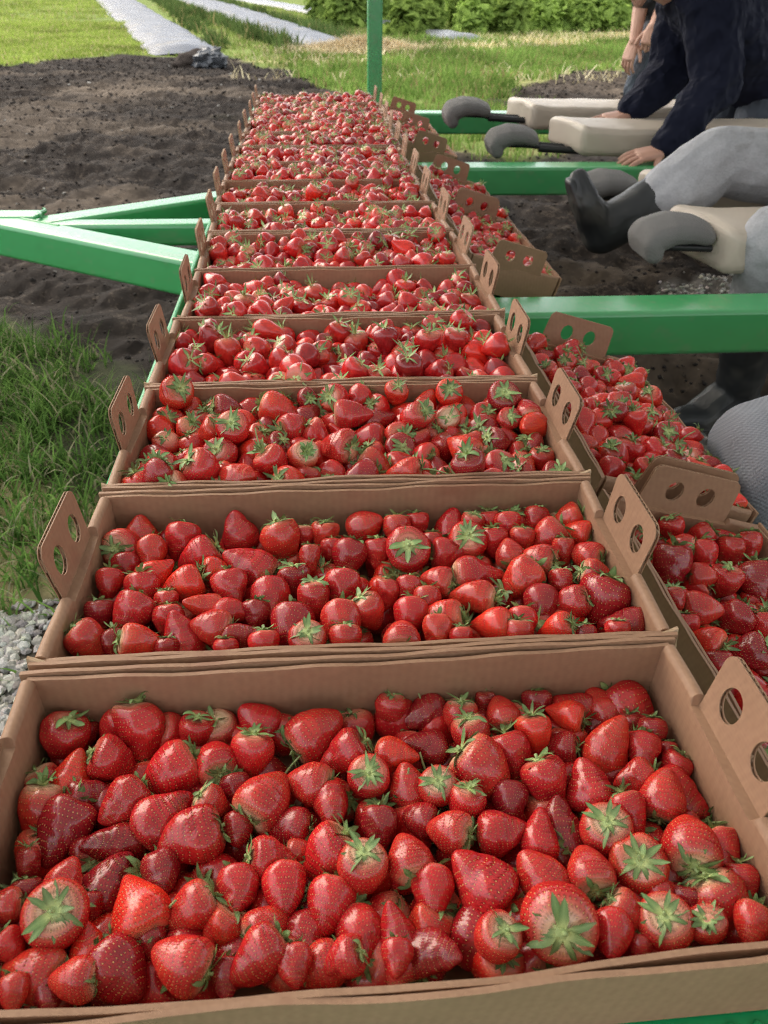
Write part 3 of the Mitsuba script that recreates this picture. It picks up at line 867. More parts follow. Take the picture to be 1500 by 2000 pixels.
# the long tray under the main row, with a turned-up lip and a studded tread at the near end
add(frame, 'tray', cat([mani(rbox((-.262, -.15, -.094), (.262, 3.80, -.083), .003)), mani(rbox((-.272, .10, -.094), (-.263, 3.80, -.045), .003))]), 'green_plastic')
shelf_r = Rot.from_euler('y', SROLL, degrees=True)
sh = mani(rbox((-.01, 0, -.006), (.25, 4.30, 0), .002))
c0 = np.array([.328, 0, -.096]) - shelf_r.apply([0, 0, 1]) * (FH + .003)
add(frame, 'shelf', (shelf_r.apply(sh[0]) + c0, sh[1]), 'green_plastic')
tread = thing('tread_mat', 'bright green studded plastic mat under the front edge of the nearest flat', 'mat')
bits = [mani(rbox((.02, -.12, -.0825), (.40, .30, -.0795), .001))]
for x in np.arange(.035, .40, .0225):
    for y in np.arange(-.10, .19, .0225):
        s = 1 if (round(x / .0225) + round(y / .0225)) % 2 else -1
        bits.append(mani(rbox((-.008, -.0035, 0), (.008, .0035, .003), .0012, 6).rotate([0, 0, 45 * s]).translate([x, y, -.0805])))
part(tread, 'plate', mikit.ply(bits[0], 'green_plastic', smooth=40))
part(tread, 'studs', mikit.ply(cat(bits[1:]), 'green_plastic', smooth=40), kind='stuff')

# ------------------------------------------------------------------ seats: benches and chest pads on rods
def vinyl(p, n, uv):
    a = fbm(p.x * 6, p.y * 6, p.z * 6)
    g = noise(p.x * 420, p.y * 420, p.z * 420)
    return mix((.42, .355, .285), (.54, .47, .385), .8 * a + .2 * g)


scene['beige_vinyl'] = two({'type': 'principled', 'base_color': mikit.proc(vinyl), 'roughness': .42, 'specular': .45})


def weave(p, n, uv):
    g = dr.sin(p.x * 900) * dr.sin((p.y + p.z) * 900)
    a = fbm(p.x * 12, p.y * 12, p.z * 12)
    return mix((.105, .101, .098), (.215, .208, .200), .5 + .3 * g + .35 * (a - .5))


def weave_h(p, n, uv):
    return .5 + .5 * dr.sin(p.x * 700 + p.z * 350) * dr.sin((p.y + p.z) * 700)


scene['grey_cloth'] = two({'type': 'bumpmap', 'scale': .0008, 'arbitrary': mikit.proc(weave_h, eps=4e-4), 'bsdf': {'type': 'principled', 'base_color': mikit.proc(weave), 'roughness': .85, 'specular': .25, 'sheen': .3}})
scene['blue_grey_cloth'] = two({'type': 'bumpmap', 'scale': .0012, 'arbitrary': mikit.proc(weave_h, eps=4e-4), 'bsdf': {'type': 'principled', 'base_color': mikit.proc(lambda p, n, uv: weave(p, n, uv) * mi.Color3f(1.2, 1.3, 1.5)), 'roughness': .85, 'specular': .25, 'sheen': .3}})
scene['black_steel'] = two({'type': 'principled', 'base_color': rgb((.018, .019, .02)), 'roughness': .45, 'specular': .5})


def bench_mesh(L, W, H, seed, tip=.0):
    """A padded bench: soft-edged box with puckered vinyl; the inner end is cut on a slant. Origin: inner end, near bottom edge."""
    m = rbox((0, 0, 0), (L, W, H), .026, 16)
    m = m.refine_to_length(.02)
    v, f = mani(m)
    rng = np.random.default_rng(seed)
    off = rng.uniform(0, 30, 3)
    n = meshkit.fbm(v * np.array([9, 9, 14]) + off, 3, seed) - .5
    pk = meshkit.noise(v * np.array([40, 6, 30]) + off, seed) - .5
    q = (v - [L / 2, W / 2, H / 2]) / [L / 2, W / 2, H / 2]
    v = v + (q / np.linalg.norm(q, axis=1, keepdims=True)) * (n * .016 + pk * .004 * np.exp(-v[:, :1] / .25).ravel())[:, None]
    v[:, 2] += .012 * np.cos(q[:, 1] * 1.5) * (q[:, 2] > 0) + .014 * np.exp(-v[:, 0] / .05) * (q[:, 2] > 0)
    v[:, 0] += tip * (1 - v[:, 2] / H) * np.exp(-v[:, 0] / .3) - .03 * q[:, 1] * np.exp(-v[:, 0] / .2)
    return v, f


def pad_mesh(L=.20, W=.21, drop=.105, thick=.055):
    """A chest pad: a cushion whose inner end turns down in a round nose. x runs from the nose to the bench."""
    c = [(.030, -drop + .02), (.024, -drop * .55), (.034, -.045), (.085, -.024), (L * .75, -.026), (L, -.040)]
    r = [.032, .038, .044, .038, .034, .027]
    pieces = []
    for (x0, z0), (x1, z1), ra, rb in zip(c[:-1], c[1:], r[:-1], r[1:]):
        sp = []
        for x, z, rr in ((x0, z0, ra), (x1, z1, rb)):
            nar = 1 - .28 * max(0, (x - .10) / (L - .1))
            for y in (-1, -.5, 0, .5, 1):
                sp.append(ball((x, y * (W / 2 - rr) * nar, z - .012 * y * y), rr * (1 - .12 * abs(y)), 16))
        pieces.append(m3.Manifold.batch_hull(sp))
    return smoothed(m3.Manifold.batch_boolean(pieces, m3.OpType.Add), .012, 14)


PADV, PADF = pad_mesh()
seats = [  # inner end x, near y, length, bench label, pad label, pad centre (x, y, z), pad turn
    (.905, 1.73, 1.55, 'beige padded bench nearest the viewer that the seated person in grey straddles', 'grey cloth pad in front of the rubber boot, nearest to the cardboard flats', (.75, 1.83, -.036), .76),
    (1.03, 2.28, 1.5, 'beige padded bench half hidden behind the raised leg in grey sweatpants', 'grey cloth pad behind the rubber boot beside the second beam', (.77, 2.40, -.050), .80),
    (1.00, 3.20, 1.9, 'beige padded bench that the person in navy leans a hand on', 'grey cloth pad on rods beyond the second beam', (.685, 3.33, -.060), .86),
    (.955, 3.82, 2.1, 'farthest beige padded bench lying along the third beam', 'farthest grey cloth pad next to the third beam', (.60, 3.95, -.035), .92),
]
for (x, y, L, bl, pl, (px, py, pz), tn) in seats:
    b = thing('padded_bench', bl, 'bench', 'beige benches of the picking machine')
    low = .022 if 2.2 < y < 2.4 else 0
    v, f = bench_mesh(L, .27 if y < 3 else .32, .094, int(y * 100))
    add(b, 'cushion', (v + [x, y, -.150 - low], f), 'beige_vinyl', True)
    add(b, 'support', box_beam((x + .30, y + .16, -.162 - low), (x + L, y + .16, -.162 - low), .16, .05), 'black_steel')
    add(b, 'leg', box_beam((x + .95, y + .16, -.19 - low), (x + .95, y + .16, GROUND + .02), .05, .05, .006, up=(0, 1, 0)), 'black_steel')
    p = thing('chest_pad', pl, 'pad', 'grey pads of the picking machine')
    add(p, 'cushion', (PADV * tn + [px, py, pz], PADF), 'grey_cloth', True)
    for dy in (-.035, .035):
        add(p, 'rod', tube([(px + .06, py + dy, pz - .062), (px + .16, py + dy, pz - .066), (x + .34, py + dy, pz - .10)], .0085, 10), 'black_steel', True)
        add(p, 'sleeve', tube([(px + .20, py + dy, pz - .0755), (x + .33, py + dy, pz - .0985)], .0135, 10), 'black_steel', True)
p = thing('chest_pad', 'big grey cloth pad at the right edge above the gravel', 'pad', 'grey pads of the picking machine')
R = Rot.from_euler('z', -8, degrees=True)
add(p, 'cushion', (R.apply(PADV * [1.0, 1.05, 1.25]) + [.575, .93, -.080], PADF), 'blue_grey_cloth', True)
for dy in (-.045, .045):
    add(p, 'rod', tube([(.62, .93 + dy, -.165), (.80, .93 + dy, -.168), (1.3, .93 + dy, -.18)], .0085, 10), 'black_steel', True)
b = thing('padded_bench', 'beige padded bench mostly out of view behind the big grey pad', 'bench', 'beige benches of the picking machine')
v, f = bench_mesh(1.5, .32, .10, 5)
add(b, 'cushion', (v + [.90, .80, -.18], f), 'beige_vinyl', True)
# ------------------------------------------------------------------ ground
SOIL_FAR = np.array([(-30, 8.0), (-4.6, 12.2), (-3.6, 13.7), (-2.53, 14.7), (-1.47, 14.8), (-.96, 13.6), (-.33, 12.4), (.35, 9.9), (.8, 8.6), (1.5, 8.2), (2.2, 9.6), (2.7, 11.1), (3.9, 12.6), (5.2, 13.2), (9, 13.5), (40, 15)])
SOIL_NEAR = np.array([(-30, 4.6), (-1.9, 3.55), (-1.28, 3.05), (-1.03, 2.8), (-.9, 2.62), (-.65, 2.45), (-.45, 2.1), (-.2, 1.2), (.4, 1.2), (40, 1.2)])


def sstep(a, b, x):
    t = np.clip((x - a) / (b - a), 0, 1)
    return t * t * (3 - 2 * t)


def soil_mask(x, y):
    """1 on bare soil, 0 on grass."""
    w = (meshkit.fbm(np.stack([x * 1.3, y * 1.3, 0 * x], -1), 3, 5) - .5)
    scale = np.clip(y / 8, .25, 1.6)
    f = np.interp(x, *SOIL_FAR.T) + w * 2.2 * scale * .6
    n = np.interp(x, *SOIL_NEAR.T) + w * 1.1 * scale
    s = sstep(-.12, .12, (f - y) / scale) * sstep(-.12, .12, (y - n) / scale)
    # grass creeping in behind the machine on the right
    g = np.exp(-(((x - 1.35) / .85) ** 2 + ((y - 7.6) / 1.5) ** 2) ** 2)
    return s * (1 - sstep(.25, .7, g + w * .7))


def gravel_mask(x, y):
    w = (meshkit.fbm(np.stack([x * 4, y * 4, 0 * x], -1), 3, 8) - .5)
    left = sstep(.12, -.05, np.hypot((x + .78) / 1.0, (y - .98) / 1.0) - .26 + w * .40)
    r1 = sstep(.12, -.05, np.hypot((x - 1.35) / 1.15, (y - 1.55) / .65) - .62 + w * .45)
    r2 = sstep(.08, -.05, np.hypot((x - 1.72) / 1.3, (y - 3.02) / 1.0) - .22 + w * .3)
    r3 = .7 * sstep(.08, -.05, np.hypot((x - 2.3) / 3.0, (y - 4.9) / 1.0) - .22 + w * .3)
    return np.clip(left + r1 + r2 + r3, 0, 1)


def dry_mask(x, y):
    """Pale straw and dry trash lying on the ground."""
    w = meshkit.fbm(np.stack([x * .8, y * 1.6, 0 * x], -1), 3, 15)
    band = 1.3 * np.exp(-((y - (16.4 + .62 * (x - 1.2))) / 1.5) ** 2) * sstep(-.6, .6, x) * sstep(12, 7, x)
    brown = np.exp(-(((x - 3.6) / 1.5) ** 2 + ((y - 11.2) / 1.7) ** 2))
    tan = .9 * np.exp(-(((x + 2.1) / .55) ** 2 + ((y - 10.3) / 1.0) ** 2))
    return np.clip(band * np.clip(2.6 * w - .75, 0, 1) * 1.1 + .75 * brown * (.3 + w) + tan * (.3 + w) + .55 * sstep(.56, .72, w) * (y < 14), 0, 1)


def ground_z(x, y):
    s = soil_mask(x, y)
    p = np.stack([x, y, 0 * x], -1)
    clod = meshkit.fbm(p * 7, 4, 21) - .5
    big = meshkit.fbm(p * 1.1, 3, 22) - .5
    furrow = np.sin((x * .45 + y) * 2 * np.pi / .55 + 3 * big)
    fine = np.clip(2.2 - np.abs(y) / 9, .25, 1)
    return GROUND + s * (clod * .10 * fine + .030 * (meshkit.fbm(p * 24, 2, 23) - .5) * fine + .015 * furrow * fine + .05 * big) + (1 - s) * (big * .05 + clod * .02) - .02


def ground_patch(xs, ys):
    X, Y = np.meshgrid(xs, ys)
    x, y = X.ravel(), Y.ravel()
    v = np.stack([x, y, ground_z(x, y)], 1)
    uv = np.stack([soil_mask(x, y) + 2 * gravel_mask(x, y), dry_mask(x, y)], 1)
    return v, grid_faces(len(xs), len(ys)), uv


def earth(p, n, uv):
    g = dr.clip((uv.x - 1.2) / .8, 0, 1)
    s = dr.clip(uv.x, 0, 1)
    a = fbm(p.x * 3, p.y * 3)
    b = fbm(p.x * 26, p.y * 26)
    c = noise(p.x * 110, p.y * 110)
    soil = mix((.0078, .0058, .0048), (.033, .0245, .0195), .55 * a + .6 * b - .12)
    soil = mix(soil, (.105, .082, .062), smoothstep(.56, .78, .4 * b + .35 * c + .25 * a) * .6)
    soil = mix(soil, (.17, .13, .095), dr.clip(uv.y, 0, 1) * (.35 + .6 * b))
    sod = mix((.075, .10, .025), (.23, .29, .07), .6 * a + .5 * b - .1)
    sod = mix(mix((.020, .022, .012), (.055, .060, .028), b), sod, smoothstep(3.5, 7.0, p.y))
    sod = mix(sod, (.42, .35, .17), dr.clip(uv.y * (.6 + .6 * b), 0, 1))
    col = mix(sod, soil, s)
    return mix(col, mix((.07, .062, .054), (.20, .185, .165), b), g)


rng0 = np.random.default_rng(12)
scene['earth'] = two({'type': 'principled', 'base_color': mikit.proc(earth), 'roughness': .9, 'specular': .15})


def graded(lo, hi, a0, a1):
    out, t = [lo], lo
    while t < hi:
        t += a0 + (a1 - a0) * (t - lo) / (hi - lo)
        out.append(min(t, hi))
    return np.array(out)


labels['ground'] = {'kind': 'structure', 'label': 'dark bare soil with grass and gravel around it'}
xs = np.concatenate([-graded(2.2, 26, .05, 1.2)[::-1], np.arange(-2.15, 2.2, .03), graded(2.2, 40, .04, 1.6)])
ys = np.concatenate([graded(-1.0, 15.5, .026, .10), graded(15.6, 72, .15, 2.0)])
v, f, uv = ground_patch(xs, ys)
scene['ground'] = mikit.ply((v, f), 'earth', smooth=True, uv=uv)
xs, ys = np.linspace(-400, 400, 41), np.linspace(-200, 500, 41)
X, Y = np.meshgrid(xs, ys)
labels['field'] = {'kind': 'structure', 'label': 'flat grass field running to the horizon'}
scene['field'] = mikit.ply((np.stack([X.ravel(), Y.ravel(), 0 * X.ravel() + GROUND - .12], 1), grid_faces(41, 41)), 'earth', smooth=True, uv=np.zeros((41 * 41, 2)))

# rows under white plastic film
ROWD = np.array([-.205, .979])
ROWN = np.array([.979, .205])


def film(p, n, uv):
    a = fbm(p.x * 2.5, p.y * 2.5)
    d = smoothstep(.62, .74, fbm(p.x * 4, p.y * 1.5))
    return mix(mix((.105, .113, .132), (.185, .197, .225), a), (.20, .18, .15), d * .45)


scene['white_film'] = two({'type': 'principled', 'base_color': mikit.proc(film), 'roughness': .55, 'specular': .25})
scene['dark_film'] = two({'type': 'principled', 'base_color': rgb((.085, .09, .10)), 'roughness': .35, 'specular': .6})


def film_row(x0, y0, length, width, mat, seed, label, fan=0., dirn=None):
    D_ = ROWD if dirn is None else np.array(dirn) / np.linalg.norm(dirn)
    t = thing('film_row', label, '', kind='structure')
    u = np.linspace(-1, 1, 21)
    s = np.concatenate([np.linspace(0, 8, 81), np.linspace(8.3, length, 70)])
    U, S = np.meshgrid(u, s)
    q = np.stack([U * 3, S * 2.2, 0 * S], -1)
    wr = (meshkit.fbm(q * .8 + seed, 1, seed) - .5) * .8
    edge = 1 + .10 * (meshkit.noise(np.stack([S * 1.7, 0 * S, np.sign(U)], -1), seed) - .5) * 2
    z = GROUND + .13 * (1 - np.abs(U) ** 4) * np.minimum(1, .15 + S / .35) + wr * .04 - .012
    c = np.array([x0, y0]) + D_ * S[..., None] + ROWN * (U * (width + fan * S) / 2 * edge)[..., None]
    v = np.stack([c[..., 0].ravel(), c[..., 1].ravel(), z.ravel()], 1)
    scene[t] = mikit.ply((v, grid_faces(len(u), len(s))), mat, smooth=True)


film_row(-1.98, 14.7, 50, 1.18, 'white_film', 3, 'white plastic film over the left planting row', .022, (-.229, .973))
film_row(.50, 15.7, 50, 1.15, 'white_film', 4, 'white plastic film over the middle planting row', .034, (-.181, .984))
film_row(3.3, 18.4, 40, 1.05, 'dark_film', 5, 'grey plastic film along the foot of the green crop')

# heaped straw at the end of the middle row
sx, sy = rng0.normal(.95, .55, 5200), rng0.normal(15.35, .30, 5200)
hz = .20 * np.exp(-((sx - .95) / .7) ** 2 - ((sy - 15.35) / .35) ** 2)
STRAW_HEAP = (sx, sy, hz)

# torn film end with a clod of earth on it
t = thing('torn_film', 'crumpled grey end of torn plastic film on a mound of dark earth', 'plastic film')
v, f = mani(m3.Manifold.sphere(1, 40))
n = meshkit.fbm(v * 2.2 + 5, 4, 3) - .5
add(t, 'mound', (v * (1 + n[:, None] * .9) * [.34, .30, .17] + [-1.62, 13.05, GROUND], f), 'clod', True)
v, f = mani(m3.Manifold.sphere(1, 40))
n = meshkit.fbm(v * 3.5 + 9, 4, 4) - .5
add(t, 'film', (v * (1 + n[:, None] * 1.5) * [.22, .16, .15] + [-1.42, 12.8, GROUND + .06], f), 'grey_film', 25)
scene['clod'] = two({'type': 'principled', 'base_color': rgb((.05, .04, .034)), 'roughness': .95, 'specular': .1})
scene['grey_film'] = two({'type': 'principled', 'base_color': rgb((.075, .08, .088)), 'roughness': .4, 'specular': .5})


# ------------------------------------------------------------------ small pieces on the ground: clods, chips, gravel
def scatter_mesh(pts, size, rng, flat=.7, kind='stone'):
    base = trimesh.creation.icosphere(subdivisions=1) if kind == 'stone' else trimesh.creation.icosahedron()
    bv, bf = np.array(base.vertices), np.array(base.faces)
    bv = bv / np.linalg.norm(bv, axis=1, keepdims=True)
    n = len(pts)
    R = Rot.random(n, random_state=int(rng.integers(1e6))).as_matrix()
    jit = rng.uniform(.62, 1.2, (n, len(bv), 1))
    v = bv[None] * jit * rng.uniform(.55, 1.15, (n, 1, 3))
    if kind == 'stone':   # a few flat cuts for broken faces
        for _ in range(4):
            d = rng.normal(size=(n, 3))
            d /= np.linalg.norm(d, axis=1, keepdims=True)
            h = (v * d[:, None]).sum(2)
            v = v - d[:, None] * np.maximum(0, h - .52)[..., None]
    v = np.einsum('nij,nkj->nki', R, v)
    v[..., 2] *= flat
    v = v * size[:, None, None] + pts[:, None]
    f = (bf[None] + (np.arange(n) * len(bv))[:, None, None]).reshape(-1, 3)
    return v.reshape(-1, 3), f, len(bv)


rng = np.random.default_rng(31)
# gravel
gx, gy = [], []
for (cx, cy, rx, ry, n) in ((-.80, .96, .42, .42, 6000), (1.35, 1.55, .8, .6, 9000), (1.72, 3.02, .42, .34, 900), (2.3, 4.9, 1.0, .4, 700)):
    gx.append(rng.uniform(cx - rx, cx + rx, n))
    gy.append(rng.uniform(cy - ry, cy + ry, n))
gx, gy = np.concatenate(gx), np.concatenate(gy)
keep = gravel_mask(gx, gy) > rng.uniform(.15, .7, len(gx))
gx, gy = gx[keep], gy[keep]
size = rng.uniform(.006, .016, len(gx)) * np.where(gx < 0, 1.1, 1)
v, f, k = scatter_mesh(np.stack([gx, gy, ground_z(gx, gy) + size * .35], 1), size, rng)
c = np.repeat((np.array([.40, .38, .345]) * rng.uniform(.45, 1.25, (len(gx), 1)) * rng.uniform(.93, 1.07, (len(gx), 3))), k, 0)
labels['gravel'] = {'label': 'pale grey broken stone gravel lying beside the machine', 'category': 'gravel', 'kind': 'stuff'}
scene['gravel'] = mikit.ply((v, f), 'matte_tint', color=np.clip(c, 0, .85))
# clods and chips
n = 60000
gx, gy = rng.uniform(-5, 5, n), 1.2 + 13 * rng.uniform(0, 1, n) ** 1.5
keep = (soil_mask(gx, gy) > .6) & (np.abs(gx) < .5 + gy * .55)
gx, gy = gx[keep], gy[keep]
big = rng.uniform(0, 1, len(gx))
size = (.003 + .010 * big ** 4) * (.7 + gy / 9)
v, f, k = scatter_mesh(np.stack([gx, gy, ground_z(gx, gy) + size * .3], 1), size, rng, .6, 'clod')
tone = rng.choice(4, len(gx), p=[.52, .32, .14, .02])
col = np.array([(.022, .018, .016), (.030, .024, .021), (.085, .065, .048), (.28, .26, .23)])[tone] * rng.uniform(.6, 1.3, (len(gx), 1))
labels['soil_clods'] = {'label': 'small dark clods and pale chips on the bare soil', 'category': 'soil', 'kind': 'stuff'}
scene['soil_clods'] = mikit.ply((v, f), 'matte_tint', color=np.repeat(col, k, 0))


# ------------------------------------------------------------------ grass, straw, weeds
def blades(x, y, z, h, w, rng, lean=.6, segs=3, dark=(.035, .075, .016), lite=(.13, .21, .05), dry=.12, dryc=(.34, .28, .13)):
    n = len(x)
    az, f2 = rng.uniform(0, 6.28, n), rng.uniform(0, 6.28, n)
    bend = np.abs(rng.normal(lean, .35, n))
    t = np.linspace(0, 1, segs + 1)
    a = bend[:, None] * t[None] ** 1.2
    dl = h[:, None] / segs
    r = np.concatenate([np.zeros((n, 1)), np.cumsum(np.sin(a[:, 1:]) * dl, 1)], 1)
    zz = np.concatenate([np.zeros((n, 1)), np.cumsum(np.cos(a[:, 1:]) * dl, 1)], 1)
    cx, cy = x[:, None] + r * np.cos(az)[:, None], y[:, None] + r * np.sin(az)[:, None]
    wd = w[:, None] * (1 - t ** 1.5 * .92)[None] / 2
    ex, ey = np.cos(f2)[:, None] * wd, np.sin(f2)[:, None] * wd
    a_ = np.stack([cx - ex, cy - ey, z[:, None] + zz], -1)
    b_ = np.stack([cx + ex, cy + ey, z[:, None] + zz], -1)
    v = np.stack([a_, b_], 2).reshape(n, -1, 3)
    ff = np.concatenate([np.array([[2 * i, 2 * i + 1, 2 * i + 3], [2 * i, 2 * i + 3, 2 * i + 2]]) for i in range(segs)])
    f = (ff[None] + (np.arange(n) * 2 * (segs + 1))[:, None, None]).reshape(-1, 3)
    m = rng.uniform(0, 1, (n, 1))
    c = np.asarray(dark) * (1 - m) + np.asarray(lite) * m
    pt = meshkit.fbm(np.stack([x * .9, y * .7, 0 * x], -1), 3, 41)[:, None]
    c = c * np.clip(.35 + 1.3 * pt, .5, 1.5) * [1, .6 + .8 * pt[:, 0].mean(), 1]
    isdry = rng.uniform(0, 1, (n, 1)) < dry
    c = np.where(isdry, np.asarray(dryc) * rng.uniform(.6, 1.2, (n, 1)), c)
    c = np.repeat(c, 2 * (segs + 1), 0)
    return v.reshape(-1, 3), f, c


def tufts(cx, cy, per, spread, rng):
    k = rng.poisson(per, len(cx)) + 1
    i = np.repeat(np.arange(len(cx)), k)
    return cx[i] + rng.normal(0, spread, len(i)), cy[i] + rng.normal(0, spread, len(i)), i


def join(parts):
    vs, fs, cs, o = [], [], [], 0
    for v, f, c in parts:
        vs.append(v)
        fs.append(f + o)
        cs.append(c)
        o += len(v)
    return np.vstack(vs), np.vstack(fs), np.vstack(cs)


scene['grass_blade'] = {'type': 'principledthin', 'base_color': VC, 'roughness': .55, 'diff_trans': .8, 'eta': 1.35}


def area(n, x0, x1, y0, y1, cond):
    x, y = rng.uniform(x0, x1, n), rng.uniform(y0, y1, n)
    k = cond(x, y)
    return x[k], y[k]


near = lambda x, y: (soil_mask(x, y) < rng.uniform(.2, .8, len(x))) & (gravel_mask(x, y) < .4) & (meshkit.fbm(np.stack([x * 3, y * 3, 0 * x], -1), 2, 77) > .45)
pieces = []
x, y = area(1700, -1.9, -.30, .75, 3.7, near)
bx, by, ti = tufts(x, y, 19, .036, rng)
hh = rng.uniform(.04, .145, len(bx)) * rng.uniform(.4, 1.2, len(x))[ti]
pieces.append(blades(bx, by, ground_z(bx, by) - .01, hh, rng.uniform(.004, .010, len(bx)), rng, 1.1, 4, (.050, .105, .026), (.20, .33, .085), .14, (.36, .34, .21)))
labels['near_grass'] = {'label': 'long dark green grass on the left beside the cardboard flats', 'category': 'grass', 'kind': 'stuff'}
v, f, c = join(pieces)
scene['near_grass'] = mikit.ply((v, f), 'grass_blade', smooth=True, color=c)

pieces = []
onfilm = lambda x, y: np.zeros(len(x), bool)


def row_coord(x, y):
    return (x - .45) * ROWN[0] + (y - 15.6) * ROWN[1], (x - .45) * ROWD[0] + (y - 15.6) * ROWD[1]


def off_rows(x, y):
    q, s = row_coord(x, y)
    a = (np.abs(q - .02 * s) < .56 + .017 * s) & (s > -.1)
    q2, s2 = (x + 2.05) * ROWN[0] + (y - 14.7) * ROWN[1], (x + 2.05) * ROWD[0] + (y - 14.7) * ROWD[1]
    b = (np.abs(q2) < .60 + .012 * s2) & (s2 > -.1)
    return ~(a | b)


# meadow on the left: short, bright, dense
def left_of_rows(x, y):
    q2 = (x + 2.05) * ROWN[0] + (y - 14.7) * ROWN[1]
    return q2 < -.55


ok = lambda x, y: (soil_mask(x, y) < rng.uniform(.1, .6, len(x))) & left_of_rows(x, y) & (np.abs(x + .03 + .095 * y) < 1 + .56 * y)
x, y = area(9000, -11, -2, 11, 24, ok)
x2, y2 = area(5000, -22, -6, 22, 52, ok)
x, y = np.r_[x, x2], np.r_[y, y2]
bx, by, ti = tufts(x, y, 9, .10, rng)
hh = rng.uniform(.03, .09, len(bx)) * (1 + (by > 22) * .5)
pieces.append(blades(bx, by, ground_z(bx, by) - .01, hh, rng.uniform(.010, .022, len(bx)) * (1 + by / 30), rng, .8, 2, (.20, .28, .045), (.42, .50, .13), .16, (.52, .47, .22)))
# strips of grass between the rows, with darker weeds along the film
ok = lambda x, y: off_rows(x, y) & ~left_of_rows(x, y) & (soil_mask(x, y) < rng.uniform(.1, .6, len(x))) & (dry_mask(x, y) < rng.uniform(.3, .9, len(x)))
x, y = area(11000, -8, 7, 11.5, 40, ok)
bx, by, ti = tufts(x, y, 7, .10, rng)
pieces.append(blades(bx, by, ground_z(bx, by) - .01, rng.uniform(.04, .11, len(bx)), rng.uniform(.010, .022, len(bx)) * (1 + by / 30), rng, .8, 2, (.13, .19, .04), (.34, .42, .12), .24, (.52, .46, .24)))
ex, ey = [], []
for (x0, y0, off) in ((.45, 15.6, -.70), (.45, 15.6, .72), (-2.05, 14.7, .72)):
    s = rng.uniform(.3, 36, (300, 260, 90)[len(ex)])
    o = off * (1 + .03 * s) + rng.normal(0, .09, len(s))
    ex.append(x0 + ROWD[0] * s + ROWN[0] * o)
    ey.append(y0 + ROWD[1] * s + ROWN[1] * o)
x, y = np.concatenate(ex), np.concatenate(ey)
bx, by, ti = tufts(x, y, 16, .09, rng)
pieces.append(blades(bx, by, ground_z(bx, by) - .01, rng.uniform(.12, .36, len(bx)), rng.uniform(.014, .03, len(bx)) * (1 + by / 40), rng, .6, 2, (.050, .09, .025), (.15, .22, .07), .06))
# taller weeds and grass behind the machine
ok = lambda x, y: (soil_mask(x, y) < rng.uniform(.2, .9, len(x))) & (dry_mask(x, y) < rng.uniform(.25, .8, len(x))) & off_rows(x, y) & (y < 17.5 + .7 * x)
x, y = area(5200, -.4, 8.0, 5.8, 18.5, ok)
bx, by, ti = tufts(x, y, 15, .075, rng)
hs = .35 + 1.1 * meshkit.fbm(np.stack([bx * .9, by * .9, 0 * bx], -1), 2, 99)
pieces.append(blades(bx, by, ground_z(bx, by) - .01, rng.uniform(.06, .20, len(bx)) * hs, rng.uniform(.007, .018, len(bx)) * (.7 + by / 18), rng, .8, 3, (.085, .15, .030), (.27, .38, .10), .12))
labels['far_grass'] = {'label': 'light green grass and weeds between the planting rows and behind the machine', 'category': 'grass', 'kind': 'stuff'}
v, f, c = join(pieces)
scene['far_grass'] = mikit.ply((v, f), 'grass_blade', smooth=True, color=c)
# straw
x, y = area(26000, -1, 12, 11, 24, lambda x, y: dry_mask(x, y) > rng.uniform(.25, 1.0, len(x)))
v, f, c = blades(x, y, ground_z(x, y) + .012, rng.uniform(.10, .26, len(x)), rng.uniform(.010, .020, len(x)), rng, 1.35, 2, (.48, .40, .22), (.76, .66, .42), 0)
sx, sy, hz = STRAW_HEAP
v2, f2, c2 = blades(sx, sy, ground_z(sx, sy) + .02 + hz * rng.uniform(.5, 1, len(sx)), rng.uniform(.10, .24, len(sx)), rng.uniform(.010, .018, len(sx)), rng, 1.4, 2, (.48, .40, .22), (.76, .66, .42), 0)
v, f, c = join([(v, f, c), (v2, f2, c2)])
labels['straw'] = {'label': 'pale dry straw strewn along the end of the rows', 'category': 'straw', 'kind': 'stuff'}
scene['straw'] = mikit.ply((v, f), 'matte_tint', smooth=True, color=c)


# ------------------------------------------------------------------ the crop: a row of leafy bushes
def leaf_cloud(cx, cy, rx, ry, h, n, rng, size=(.12, .28)):
    """Leaves spread through the outer part of a lumpy mound: each a folded four-triangle leaf."""
    d = rng.normal(size=(n, 3))
    d[:, 2] = np.abs(d[:, 2]) * 1.1 - .15
    d /= np.linalg.norm(d, axis=1, keepdims=True)
    lum = meshkit.fbm(d * 2.3 + [cx, cy, 0], 3, 4)
    r = (.30 + 1.35 * lum) * rng.uniform(.35, 1.0, n) ** .45
    p = d * r[:, None] * [rx, ry, h]
    p[:, 2] = np.maximum(p[:, 2], .03) + GROUND
    p[:, 0] += cx
    p[:, 1] += cy
    # face outward and up
    nrm = d * [.6, .6, .5] + [0, 0, .55] + rng.normal(0, .38, (n, 3))
    nrm /= np.linalg.norm(nrm, axis=1, keepdims=True)
    a = np.cross(nrm, rng.normal(size=(n, 3)))
    a /= np.linalg.norm(a, axis=1, keepdims=True)
    b = np.cross(nrm, a)
    s = rng.uniform(*size, n)[:, None]
    q = np.stack([p - a * s * .5, p + b * s * .36 - nrm * s * .10, p + a * s * .62 - nrm * s * .12, p - b * s * .36 - nrm * s * .10, p + nrm * s * .04], 1)
    i = 5 * np.arange(n)[:, None]
    f = np.concatenate([i + [[0, 1, 4]], i + [[1, 2, 4]], i + [[2, 3, 4]], i + [[3, 0, 4]]])
    m = rng.uniform(0, 1, (n, 1)) * .6 + .4 * lum[:, None]
    tone = rng.uniform(.75, 1.2)
    c = (np.array([.06, .12, .026]) * (1 - m) + np.array([.46, .62, .15]) * m) * tone
    return q.reshape(-1, 3), f, np.repeat(c, 5, 0)


